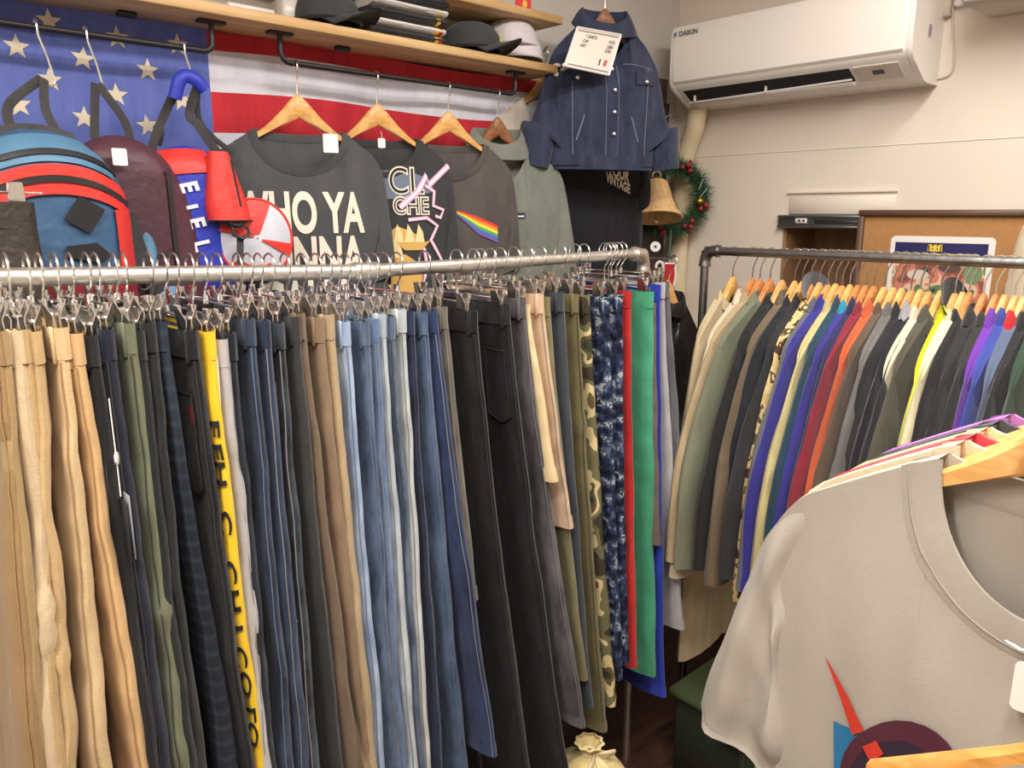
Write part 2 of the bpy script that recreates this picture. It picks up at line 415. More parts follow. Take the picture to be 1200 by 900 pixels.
for sg in (-1, 1): MB().box((-.004, sg*(bw/2+.006), bh/2), (.03, .018, bh-.019), .003).build('frame_side', FR, cbd)
XP = DB-.055
pa = on_x(1045, 276, XP); pb = on_x(1168, 280, XP)
pw = pa.y-pb.y; pc = (pa.y+pb.y)/2; pz = pa.z
po = thing('poster', 'white bordered poster with navy band and gold crest pinned on the corkboard', 'poster', (XP, pc, pz-.40))
ph = .40
def pbox(y0, y1, z0, z1, off, nm, m, par=po): # fractions from the left / top edge
    a = pw/2-y0*pw; b = pw/2-y1*pw
    return MB().box((-off, (a+b)/2, ph-(z0+z1)/2), (.0012, abs(a-b), z1-z0)).build(nm, m, par, smooth=False)
rc = []
def rr(w, h, r, n=5):
    out = []
    for cx, cz, a0 in ((w/2-r, h-r, 0), (-w/2+r, h-r, 90), (-w/2+r, r, 180), (w/2-r, r, 270)):
        for k in range(n+1):
            a = math.radians(a0+90*k/n); out.append((cx+r*math.cos(a), cz+r*math.sin(a)))
    return out
MB().prism(rr(pw, ph, .014), lambda a, b, d: (d, a, b), -.0006, .0006).build('sheet', plain('poster_white', C(236, 232, 226), .35), po, smooth=False)
pbox(.05, .94, .018, .058, .0014, 'navy_band', plain('poster_navy', C(44, 44, 92), .35))
pbox(.09, .87, .048, .066, .0024, 'yellow_bar', plain('poster_yellow', C(240, 222, 60), .4))
pbox(.05, .94, .0665, .38, .0014, 'picture', ramp_fabric('poster_photo', [(0, C(70, 78, 82)), (.4, C(150, 90, 76)), (.47, C(206, 130, 108)), (.54, C(226, 190, 160)), (.6, C(96, 130, 90)), (.66, C(70, 60, 66))], 14, rough=.4))
GOLD = plain('gold_print', C(236, 206, 70), .4)
cr = MB()
def pf(a, b, off=.003): return (-off, pw/2-a*pw, ph-b)
for dx in (-.045, 0, .045):
    cr.add([pf(.45+dx+.03*math.cos(k*math.pi/3)*(1 if k % 2 else .55), .030+.008*math.sin(k*math.pi/3)) for k in range(6)], [tuple(range(6))])
cr.add([pf(.38, .042), pf(.52, .042), pf(.51, .037), pf(.39, .037)], [(0, 1, 2, 3)])
for dx in (-.06, .06):
    cr.add([pf(.45+dx-.012, .041), pf(.45+dx+.012, .041), pf(.45+dx+.006, .022), pf(.45+dx-.006, .022)], [(0, 1, 2, 3)])
cr.build('gold_crest', GOLD, po, smooth=False, fix=False)
flat_print('lettering', text_poly('GINGER', .018, .0003), lambda a, b: pf(.45+a/pw, .064-b, .0034), plain('poster_navy_ink', C(40, 36, 60), .5), po)
# people-like picture detail left as soft colour patches
for nm, y0, y1, z0, z1, c in (('picture_cap', .5, .72, .075, .10, C(96, 74, 70)), ('picture_hair', .2, .42, .095, .125, C(214, 202, 188)), ('picture_green', .74, .92, .07, .13, C(116, 140, 104))):
    MB().prism([(pw/2-lerp(y0, y1, .5)*pw+abs(y1-y0)*pw/2*math.cos(k*.524), ph-(z0+z1)/2+(z1-z0)/2*math.sin(k*.524)) for k in range(12)], lambda a, b, d: (-d, a, b), .002, .0026).build(nm, plain(nm, c, .45), po, smooth=False)

# ------------------------------------------------------------------ flag on the left wall
FY = DA-.012
def fy(x, z): return FY-.008-.012*(.5+.5*math.sin(x*9+z*7+1.3*nz(x*2, z*3)))-.006*nz(x*6, z*5, 2)
flag = thing('flag', 'large stars and stripes cloth flag hung across the wall behind the shirts', 'flag', (.5, FY, 1.2))
def FL(p): return (p[0]-.5, p[1]-FY, p[2]-1.2)
CANX = on_y(243, 100, FY).x; FX1 = on_y(632, 110, FY).x
ZS = [1.985, 1.947, 1.862, 1.777, 1.692, 1.607, 1.522, 1.437, 1.352]
RED = fabric(C(196, 44, 52), C(168, 30, 44), key='flag_red', rough=.7, bump=.1)
FWH = fabric(C(214, 214, 224), C(196, 198, 210), key='flag_white', rough=.7, bump=.1)
BLU = fabric(C(104, 118, 186), C(82, 96, 168), key='flag_blue', rough=.7, bump=.1)
for i in range(8):
    m = RED if i % 2 == 0 else FWH
    z1, z0 = ZS[i], ZS[i+1]
    MB().grid(lambda u, v: FL((u, fy(u, v), v+.006*math.sin(u*8))), lin(46, CANX, FX1), lin(6, z0, z1)).build('stripe', m, flag)
ca = MB().grid(lambda u, v: FL((u, fy(u, v)-.0, v)), lin(50, -.5, CANX), lin(30, 1.35, 1.985)).build('canton', BLU, flag)
STARM = fabric(C(226, 214, 190), C(206, 194, 172), key='flag_star', rough=.7, bump=.1)
def star_poly(r, rot=0):
    vs = [((r if k % 2 == 0 else r*.42)*math.sin(math.pi*k/5+rot), (r if k % 2 == 0 else r*.42)*math.cos(math.pi*k/5+rot)) for k in range(10)]
    return vs+[(0, 0)], [(k, (k+1) % 10, 10) for k in range(10)]
for px, py in ((58, 24), (20, 54), (98, 68), (137, 44), (207, 53), (59, 93), (22, 123), (137, 111), (173, 82), (99, 138), (173, 147), (60, 165), (212, 118), (135, 180), (170, 215), (-18, 90), (-18, 25)):
    p = on_y(px, py, FY-.012)
    flat_print('star', star_poly(.023, random.uniform(-.15, .15)), lambda a, b: FL((p.x+a, fy(p.x+a, p.z+b)-.0015, p.z+b)), STARM, ca, .012)

# ------------------------------------------------------------------ shelves, rods, signs
SY0, SY1, SZ = 1.60, DA, 1.985
sh = thing('wall_shelf', 'long pale pine shelf board over the flag holding caps and folded tees', 'shelf', (.66, DA, SZ))
MB().box((0, -.085, .0105), (2.02, .17, .021), .002).build('board', PINE, sh)
for px in (150, 238, 328, 480, 600):
    pass
up = thing('wall_shelf', 'upper pine shelf board above the white caps', 'shelf', (.66, DA, 2.115))
MB().box((.0, -.085, .0105), (2.02, .17, .021), .002).build('board', PINE, up)
def rod(x0, x1, label):
    t = thing('hanging_rod', label, 'rod', (x0, 1.66, SZ))
    r = .02
    pth = [(0, 0, 0)]+[(r-r*math.cos(a), 0, -.04-r*math.sin(a)) for a in lin(5, 0, math.pi/2)]
    pth += [(x1-x0-r+r*math.sin(a), 0, -.04-r*math.cos(a)) for a in lin(5, 0, math.pi/2)]+[(x1-x0, 0, 0)]
    MB().tube(pth, .006, 8).build('bar', BLACKM, t)
    for x in (0, x1-x0):
        MB().box((x, 0, -.003), (.055, .025, .006), .001).build('bracket', BLACKM, t)
    return t
rod(-.32, .695, 'black metal hanging rod under the shelf holding the three bags')
rod(.845, 1.545, 'black metal hanging rod under the shelf holding the printed tees')
RODZ = SZ-.06
# little slot fittings on the underside of the shelf
for px, py, bl_ in ((150, 16, 'over the bags'), (404, 60, 'over the lettered tee')):
    p = on_y(px, py, 1.69)
    tag(MB().box((p.x, 1.70, SZ-.005), (.035, .02, .01), .002).build('shelf_bracket', BLACKM), 'small black bracket under the pine shelf '+bl_, 'bracket', 'small shelf brackets')

# wooden hanger -------------------------------------------------------------
def wood_hanger_meshes(mat, w=.19, steep=1.0, th=.014, hook_r=.017, stem=.05):
    n = 24
    def top(s):
        a = abs(s)/w; return -(.118*steep)*(a**1.05)-.0*a+.020*math.exp(-(s/.042)**2)-.014
    def bot(s):
        a = abs(s)/w; return -.044-(.104*steep-.018)*a
    ss = lin(2*n+1, -w, w)
    up_ = [(s, max(top(s), bot(s)+.014)) for s in ss]
    upl = up_; dn = [(s, bot(s)) for s in ss][::-1]
    poly = upl+dn
    V = MB()
    m = len(poly)
    def inset(p, k):
        s, z = p; c = (top(s)+bot(s))/2; return (s*(1-.02*k), lerp(z, c, .22*k))
    lay = [(-th/2, 1), (-th/2+.003, 0), (th/2-.003, 0), (th/2, 1)]
    for d, k in lay: V.v += [(inset(p, k)[0], d, inset(p, k)[1]) for p in poly]
    for L_ in range(3):
        for i in range(m): V.f.append((L_*m+i, L_*m+(i+1) % m, (L_+1)*m+(i+1) % m, (L_+1)*m+i))
    q = len(upl)
    for base, flip in ((0, True), (3*m, False)):
        for i in range(q-1):
            f = (base+i, base+i+1, base+m-2-i, base+m-1-i); V.f.append(f[::-1] if flip else f)
    body = V.mesh('arms', mat, 40)
    r = hook_r
    pth = [(0, 0, -.005), (0, 0, stem*.5), (0, -.004, stem*.75), (0, -r*.75, stem+.002)]
    pth += [(0, -r*math.cos(a), stem+r*.85+r*math.sin(a)) for a in lin(9, -.35, math.pi+.3)]
    hook = MB().tube(pth, .0018, 6).mesh('hook', CHROME)
    # height of the hook's inner top above the wooden arm's origin
    return body, hook, stem+r*.85+r-.0018
def put_wood_hanger(meshes, label, loc, rz, group, name='wooden_hanger'):
    body, hook, hz = meshes
    t = thing(name, label, 'hanger', (loc[0], loc[1], loc[2]-hz), rz, group)
    link_mesh('arms', body, t); link_mesh('hook', hook, t)
    return t

# garment -------------------------------------------------------------------
def garment(root, mat, W=.23, L=.65, nh=.09, sd=.07, fd=.07, bd=.015, T=.02, sleeve='short', seed=0, z0=0., nu=30, nv=26, wr=.006,
            slen=.5, sout=.10, swid=.16, rib=True, ribmat=None, ribw=1., sleeve_mat=None, open_hem=True, sth=.02, flare=.0, hemcurve=0., shp=1.08, tope=.009, sfold=0.):
    """hangs from the shoulders; front faces -y; neck corner at z0"""
    def top(s, front):
        a = abs(s)
        if a < nh: return -(fd if front else bd)*math.sqrt(max(0, 1-(a/nh)**2))
        k = (a-nh)/(W-nh); return -sd*(k**shp)-.03*max(0, (k-.72)/.28)**2
    def P(u, v, front):
        s = W*u; zt = top(s, front); z = lerp(zt, -L+hemcurve*(1-u*u), v)
        th = T*math.sqrt(max(0, 1-abs(u)**4))
        kk = min(1, v/.3); e = tope*math.sqrt(max(0, 1-abs(u)**6))
        th = lerp(e, th, kk*kk*(3-2*kk))
        w_ = wr*kk*(nz(s*11+seed, z*2.2, seed*1.7)+.5*nz(s*26+seed*3, z*4, 5))*math.sqrt(max(0, 1-abs(u)**4))
        ww = 1+flare*v+.03*nz(z*6, seed*2.1)*v
        return (s*ww, (-1 if front else 1)*th+w_, z0+z)
    us = sorted(set([round(u, 5) for u in lin(nu, -1, 1)]+[-nh/W, nh/W]+[-nh/W*k for k in (.97, .9, .8)]+[nh/W*k for k in (.97, .9, .8)]))
    vs_ = lin(nv)
    b = MB()
    b.grid(lambda u, v: P(u, v, True), us, vs_); b.grid(lambda u, v: P(u, v, False), us, vs_)
    for sg in (-1, 1):
        sel = [u for u in us if sg*u >= nh/W-1e-6]
        b.grid(lambda u, k: tuple(lerp(a, c, k) for a, c in zip(P(u, 0, True), P(u, 0, False))), sel, [0, 1])
    body = b.build('body', mat, root)
    def surf(s, z):
        u = max(-1, min(1, s/W)); zt = top(W*u, True); v = max(0, min(1, (zt-(z-z0))/(zt+L)))
        return P(u, v, True)[1]
    if sleeve:
        for sg in (-1, 1):
            if sleeve == 'short':
                O = [(W-.07, top(W-.07, True)+.0012), (W-.012, top(W-.016, True)-.001), (W+sout*.48, -sd-slen*.45), (W+sout, -sd-slen)]
                I = [(W-.05, -sd-.20), (W-.03, -sd-.215), (W+sout-swid+.01, -sd-slen*.55-.12), (W+sout-swid, -sd-slen-.03)]
            else:
                O = [(W-.08, top(W-.08, True)+.0015), (W-.01, top(W-.015, True)-.001), (W+sout*.55, -sd-.17), (W+sout*.95, -sd-slen*.6), (W+sout, -sd-slen)]
                I = [(W-.10, -sd-.15), (W-.08, -sd-.20), (W+sout*.55-swid, -sd-.28), (W+sout*.95-swid, -sd-slen*.6-.02), (W+sout-swid*.74, -sd-slen-.012)]
            def S(a, t):
                o = interp(O, t); i = interp(I, t)
                c = ((o[0]+i[0])/2, (o[1]+i[1])/2); h = ((o[0]-i[0])/2, (o[1]-i[1])/2)
                ca_, sa = math.cos(a), math.sin(a)
                pw_ = 1+.10*nz(a*1.3+seed, t*5, sg*3)*min(1, t*3)
                kt = min(1, t*1.5); y = lerp(tope*.55, max(sth, tope), kt*kt*(3-2*kt))*sa*(1+.35*nz(a*2+seed*2, t*6, sg))
                y += wr*1.3*nz(t*5+seed, a*.6, sg*2)*t+sfold*math.sin(ca_*6.5+t*1.2)*min(1, t*1.6)
                return (sg*(c[0]+h[0]*ca_*pw_), y, z0+c[1]+h[1]*ca_*pw_)
            ns = 40 if nu > 50 else 18
            sl = MB().grid(lambda a, t: S(a, t), [2*math.pi*k/ns for k in range(ns)], lin(30 if nu > 50 else 24 if sleeve == 'long' else 14), wrap=True)
            so = sl.build('sleeve', sleeve_mat or mat, root)
            if sleeve == 'short' or rib:
                cf = MB().grid(lambda a, t: tuple(S(a, .965+.04*t)[k]*(1.0 if k != 1 else 1.12) for k in range(3)), [2*math.pi*k/ns for k in range(ns)], [0, .5, 1], wrap=True)
                cf.build('cuff', ribmat or sleeve_mat or mat, so)
    if rib:
        for front in (True, False):
            b = MB(); n = 31
            for i, a in enumerate(lin(n, 0, math.pi)):
                d_ = fd if front else bd
                px_, pz_ = nh*math.cos(a), -d_*math.sin(a)
                nx_, nz_ = (math.cos(a)*d_, -math.sin(a)*nh); l_ = math.hypot(nx_, nz_) or 1
                ox, oz = nx_/l_, nz_/l_
                for (k, y) in ((-.004, .0), (-.003, .002), (.012*ribw, .0028), (.016*ribw, .0006), (.012*ribw, -.002), (-.003, -.002)):
                    x_ = px_+ox*k; z_ = pz_+oz*k
                    if abs(x_) > nh: z_ = min(z_, top(x_, True)+.0015)
                    ys = surf(x_, z0+min(z_, top(x_, True))) if front else tope
                    b.v.append((x_, ys-y if front else ys+y, z0+z_))
            for i in range(n-1):
                for k in range(6): b.f.append((i*6+k, i*6+(k+1) % 6, (i+1)*6+(k+1) % 6, (i+1)*6+k))
            co = b.build('collar', ribmat or mat, root)
            if front and ribw > 1.5:
                st_p = [b.v[i*6+2] for i in range(1, n-1)]
                MB().tube([(p_[0], p_[1]-.0008, p_[2]) for p_ in st_p], .0009, 5).build('collar_stitching', ribmat or mat, co)
    return surf, P

def fold_collar(root, mat, nh, z0, h=.045, spread=1.25, seed=0, name='collar', y=.028):
    def Pc(a, v):
        s = nh*math.cos(a); yy = y*math.sin(a)
        up_ = z0-.012-(.045 if math.sin(a) < 0 else 0)*abs(math.sin(a))
        if v < .5: k = v/.5; return (s*lerp(1, .88, k), yy*lerp(1, .9, k), up_+h*k)
        k = (v-.5)/.5
        return (s*lerp(.88, spread, k), yy*lerp(.9, 1.45, k), up_+h-(h*.95+.006*math.sin(a*3+seed))*k+.006*math.sin(k*math.pi))
    return MB().grid(Pc, [2*math.pi*k/28 for k in range(28)], lin(9), wrap=True).build(name, mat, root)

# ------------------------------------------------------------------ tees on the wall rod
HM = wood_hanger_meshes(WOODH, .148, .90, hook_r=.014, stem=.052)
HMB = wood_hanger_meshes(WOODB, .125, 1.0, hook_r=.014, stem=.052)
CHAR = fabric(C(84, 84, 86), C(70, 70, 72), (9, 9, 5), key='charcoal_tee')
CHAR2 = fabric(C(66, 65, 68), C(54, 54, 57), (9, 9, 5), key='black_tee')
BRNT = fabric(C(92, 86, 84), C(76, 71, 70), (9, 9, 5), key='brown_grey_tee')
SAGE = fabric(C(128, 132, 122), C(108, 112, 104), (9, 9, 5), key='sage_fleece')
YAW = math.radians(-13)
def wall_tee(px, py_hang, mesh, label, hl, mat, yaw=YAW, W=.198, seed=1, fd=.085, nh=.1, L=.62, T=.02, Yr=1.66, **kw):
    x = on_y(px, py_hang, Yr).x
    h = put_wood_hanger(mesh, hl, (x, Yr, RODZ+.006), yaw, 'wooden hangers on the wall rod')
    z = h.location.z
    t = thing('t_shirt' if not kw.get('nm') else kw['nm'], label, kw.get('cat', 't-shirt'), (x, Yr, z), yaw)
    zz = -.072
    kw2 = {k: v for k, v in kw.items() if k not in ('nm', 'cat')}
    s, P = garment(t, mat, W=W, L=L, nh=nh, sd=kw2.pop('sd', .075), fd=fd, bd=.012, T=T, seed=seed, z0=zz, **kw2)
    return t, s, x, z
WT = plain('shirt_print_white', C(232, 222, 205), .9)
t1, s1, x1, z1 = wall_tee(347, 85, HM, 'charcoal tee with big white capital lettering hanging beside the red and blue bag', 'pale wooden hanger of the tee with big white lettering', CHAR, seed=1, slen=.25, sout=.022, swid=.09)
for txt, zz, sx in (('WHO YA', -.295, .56), ('GONNA', -.395, .60), ('CALL?', -.495, .62)):
    pv = text_poly(txt, .125, .004, sx)
    flat_print('lettering', pv, lambda a, b: (a*1.0-.012, s1(a-.012, zz+b)-.003, zz+b), WT, t1, .02)
t2, s2, x2, z2 = wall_tee(441, 97, HM, 'black tee with pink lightning and gold print on the wall rod', 'pale wooden hanger of the tee with pink lightning', CHAR2, seed=2, slen=.25, sout=.022, swid=.09)
def blob(t, s, name, pts, mat, off=.0025, sh=0.):
    pts = [(a+sh, b) for a, b in pts]
    n = len(pts); flat_print(name, (pts, [tuple(range(n))]), lambda a, b: (a, s(a, b)-off, b), mat, t, .02)
def zig(pts, w):
    out1 = []; out2 = []
    for i, (a, b) in enumerate(pts):
        q = pts[min(i+1, len(pts)-1)]; p = pts[max(i-1, 0)]; d = Vector((q[0]-p[0], q[1]-p[1])); d.normalize()
        out1.append((a-d.y*w, b+d.x*w)); out2.append((a+d.y*w, b-d.x*w))
    vs = out1+out2; n = len(pts)
    return vs, [(i, i+1, n+i+1, n+i) for i in range(n-1)]
PINK = plain('print_pink', C(226, 170, 200), .8); PALEP = plain('print_pale_pink', C(250, 226, 240), .8)
GOLDP = plain('print_gold', C(214, 170, 92), .8); GOLDL = plain('print_gold_light', C(238, 214, 160), .8); SMOKE = plain('print_smoke', C(110, 122, 140), .9)
SH = .062
blob(t2, s2, 'smoke_print', [(-.03+.10*math.cos(k*.45)*(1+.2*math.sin(k*3)), -.185+.035*math.sin(k*.45)) for k in range(14)], SMOKE, .002, SH)
for txt, zz, sz_, aa in (('CL', -.205, .09, .0), ('CHE', -.255, .058, .01)):
    flat_print('lettering', text_poly(txt, sz_, .003, .85), lambda a, b: (a+aa+SH, s2(a+aa+SH, zz+b)-.003, zz+b), WT, t2, .02)
    flat_print('lettering', text_poly(txt, sz_, -.001, .85), lambda a, b: (a+aa+SH, s2(a+aa+SH, zz+b)-.0042, zz+b), BLACKP, t2, .02)
for pts, w in (([(-.02, -.24), (.03, -.2), (.055, -.16), (.06, -.185), (.12, -.135)], .005), ([(.05, -.185), (.075, -.2), (.07, -.235), (.1, -.245), (.09, -.265), (.075, -.26)], .003),
               ([(.0, -.27), (.05, -.265), (.08, -.285), (.06, -.32), (.075, -.345), (.09, -.37), (.07, -.42), (.085, -.45)], .003), ([(-.06, -.26), (-.055, -.3), (-.06, -.34)], .003), ([(.04, -.34), (.045, -.37), (.04, -.42), (.02, -.47)], .003)):
    flat_print('lightning_print', zig(pts, w*1.5), lambda a, b: (a+SH, s2(a+SH, b)-.0046, b), PINK, t2, .02)
    flat_print('lightning_print', zig(pts, w*.6), lambda a, b: (a+SH, s2(a+SH, b)-.0056, b), PALEP, t2, .02)
blob(t2, s2, 'gold_print', [(-.05, -.30), (-.03, -.285), (.01, -.30), (.045, -.325), (.06, -.32), (.035, -.345), (-.01, -.345), (-.035, -.325)], GOLDP, .003, SH)
blob(t2, s2, 'gold_print', [(-.05, -.36), (-.01, -.355), (.02, -.375), (.035, -.41), (.03, -.45), (-.05, -.46)], GOLDP, .003, SH)
blob(t2, s2, 'pale_print', [(-.07, -.305), (-.045, -.31), (-.02, -.34), (-.015, -.365), (-.06, -.36)], GOLDL, .0036, SH)
for k in range(3): blob(t2, s2, 'gold_leaf_print', [(-.04+k*.028, -.325), (-.03+k*.028, -.28), (-.018+k*.028, -.30), (-.014+k*.028, -.325)], GOLDL, .0036, SH)
t3, s3, x3, z3 = wall_tee(525, 108, HM, 'brown grey tee with a rainbow stripe print on the chest', 'pale wooden hanger of the tee with rainbow stripe', BRNT, seed=3, slen=.25, sout=.022, swid=.09)
RB = [C(226, 60, 50), C(240, 140, 50), C(244, 220, 70), C(90, 170, 90), C(70, 110, 190), C(120, 90, 170)]
for k, c in enumerate(RB):
    vs = []; n = 10
    for e in (k, k+1):
        for i in range(n):
            a = lerp(.0, .135, i/(n-1)); vs.append((a, -.245-e*lerp(.0012, .0078, min(1, i/5))-.62*max(0, a)**1.35))
    flat_print('rainbow_stripe', (vs, [(i, i+1, n+i+1, n+i) for i in range(n-1)]), lambda a, b: (a, s3(a, b)-.003, b), plain('rainbow_%d' % k, c, .85), t3, .02)
t4, s4, x4, z4 = wall_tee(583, 115, HMB, 'sage green fleece jacket with a small chest label on the wall rod', 'dark brown wooden hanger of the sage fleece', SAGE, seed=4, sleeve='long', slen=.52, sout=.05, swid=.12, nm='fleece_jacket', cat='jacket', fd=.10, T=.03, sth=.03, rib=False, L=.6, W=.225, nh=.085)
fold_collar(t4, SAGE, .082, -.062, .05, 1.2, 3)
lb = MB().prism([(a, b) for a, b in rr(.045, .016, .002)], lambda a, b, d: (a+.05, s4(.05, -.26)-d, -.268+b), .003, .0045).build('chest_label', plain('label_navy', C(40, 48, 80), .7), t4, smooth=False)
MB().box((.05, s4(.05, -.26)-.0048, -.262), (.036, .0006, .004)).build('label_text_line', WHITE, lb, smooth=False)
for i in range(5):
    zz = -.10-i*.045
    MB().sphere((0.012, s4(.012, zz)-.003, zz), .005, 8, 6, (1, .5, 1)).build('snap', plain('snap_grey', C(90, 92, 86), .5), t4)
MB().grid(lambda u, v: (u, s4(u, v)-.0025, v), [-.006, .012, .026], lin(14, -.5, -.08)).build('placket', SAGE, t4)
# price tags on the tees
def tagcard(px, py, Y, w, h, label, rot=0):
    p = on_y(px, py, Y)
    t = thing('price_tag', label, 'price tag', p, YAW+rot)
    MB().prism(rr(w, h, .003), lambda a, b, d: (a, d, b-h), -.0006, .0006).build('card', WHITE, t, smooth=False)
    MB().tube([(0, -.001, -.004), (0.002, .001, .006), (0, .004, .016)], .0006, 5).build('loop', WHITE, t)
tagcard(387, 157, 1.585, .034, .040, 'white price tag hanging from the collar of the tee with big lettering', 0)
tagcard(447, 162, 1.60, .018, .022, 'small white tag inside the collar of the lightning tee')
p = on_y(240, 194, 1.595)
tagcard(243, 194, 1.60, .03, .04, 'white price tag behind the red and blue bag', .1)

# ------------------------------------------------------------------ racks
def pipe_rack(name, label, pts, r, fittings, m):
    t = thing(name, label, 'clothes rack', (pts[0][0], pts[0][1], 0))
    b = Vector((pts[0][0], pts[0][1], 0))
    for i in range(len(pts)-1):
        p, q = Vector(pts[i])-b, Vector(pts[i+1])-b
        MB().tube([p, q], r, 16).build('pipe', m, t)
    for kind, i in fittings:
        p = Vector(pts[i])-b
        d0 = (Vector(pts[i-1])-Vector(pts[i])).normalized(); d1 = (Vector(pts[i+1])-Vector(pts[i])).normalized()
        if kind == 'elbow':
            R = r*2.6
            pth = [p+d0*R*1.3, p+d0*R]+[p+d0*R*(1-math.sin(a))+d1*R*(1-math.cos(a)) for a in lin(7, .15, math.pi/2-.15)]+[p+d1*R, p+d1*R*1.3]
            e = MB().tube(pth, [r*1.42, r*1.32]+[r*1.32]*7+[r*1.32, r*1.42], 16).build('elbow', m, t)
            for d in (d0, d1): MB().tube([p+d*R*1.25, p+d*(R*1.25+.006)], r*1.5, 16).build('collar_ring', m, t)
        else:
            MB().tube([p+d0*.028, p+d0*.024, p, p+d1*.024, p+d1*.028], [r*1.18, r*1.3, r*1.3, r*1.3, r*1.18], 16).build('coupling', m, t)
    return t
RA = Vector((1.618, 1.249, 1.500)); RJ = Vector((.742, 1.188, 1.500)); RL = Vector((-.35, 1.112, 1.543))
def rail_y(x): return 1.188+.069*(x-.742)
def rail_z(x): return 1.5 if x > RJ.x else 1.5+(RJ.x-x)*.0395
pipe_rack('clothes_rack', 'galvanised pipe clothes rack carrying the long row of trousers',
          [(RL.x, RL.y, .0), tuple(RL), tuple(RJ), tuple(RA), (RA.x, RA.y, 0)], .0125, [('elbow', 1), ('coupling', 2), ('elbow', 3)], STEEL)
RX = 1.862
pipe_rack('clothes_rack', 'dull steel pipe clothes rack carrying the row of jackets by the corkboard',
          [(RX, 1.225, 0), (RX, 1.225, 1.5), (RX, -.75, 1.5), (RX, -.75, 0)], .0115, [('elbow', 1), ('elbow', 2)], DSTEEL)

# clip hanger meshes (shared) --------------------------------------------------
CW = .118
def clip_hanger_meshes(drop):
    r = .019
    # hook over the rail, rail axis along x at origin; wire bulges towards -y (the customer's side)
    pth = [(0, r*.9, -.004)]+[(0, r*math.cos(a), r*math.sin(a)) for a in lin(9, .1, math.pi+.5)]
    pth += [(0, -.013, -.022), (0, -.003, -.034), (0, 0, -.040), (0, 0, -drop+.008)]
    hook = MB().tube([(x, y, z-.0045) for x, y, z in pth], .0017, 6).mesh('hook', CHROME)
    bar = MB().tube([(0, -CW-.012, -drop-.002), (0, -.02, -drop), (0, .02, -drop), (0, CW+.012, -drop-.002)], .0019, 6)
    bar.tube([(0, 0, -drop+.009), (0, 0, -drop-.004)], .0045, 8)
    bar = bar.mesh('bar', CHROME)
    return hook, bar, drop
def clip_mesh():
    cl = MB()
    for sg in (-1, 1):
        cl.prism([(-.011, 0), (-.009, -.030), (.009, -.030), (.011, 0), (.008, .020), (-.008, .020)],
                 lambda a, b, d: (sg*(d+.0015+abs(b+.006)*.16+(.006 if b > .01 else 0)), a, b), 0, .0014)
        cl.box((sg*.008, 0, .016), (.003, .015, .010), .001)
    cl.tube([(-.006, 0, .002), (.006, 0, .002)], .0035, 8)
    return cl.mesh('clip', CHROME, 30)
CHV = [clip_hanger_meshes(d) for d in (.050, .057, .064, .071, .078, .086)]
CLIP = clip_mesh()
def put_clip_hanger(label, x, y, z, rz, group, want=.07):
    t = thing('clip_hanger', label, 'hanger', (x, y, z), rz, group)
    h = min(CHV, key=lambda q: abs(q[2]-want))
    link_mesh('hook', h[0], t); link_mesh('bar', h[1], t)
    for sg in (-1, 1): link_mesh('clip', CLIP, t, (0, sg*CW, -h[2]-.006))
    return t

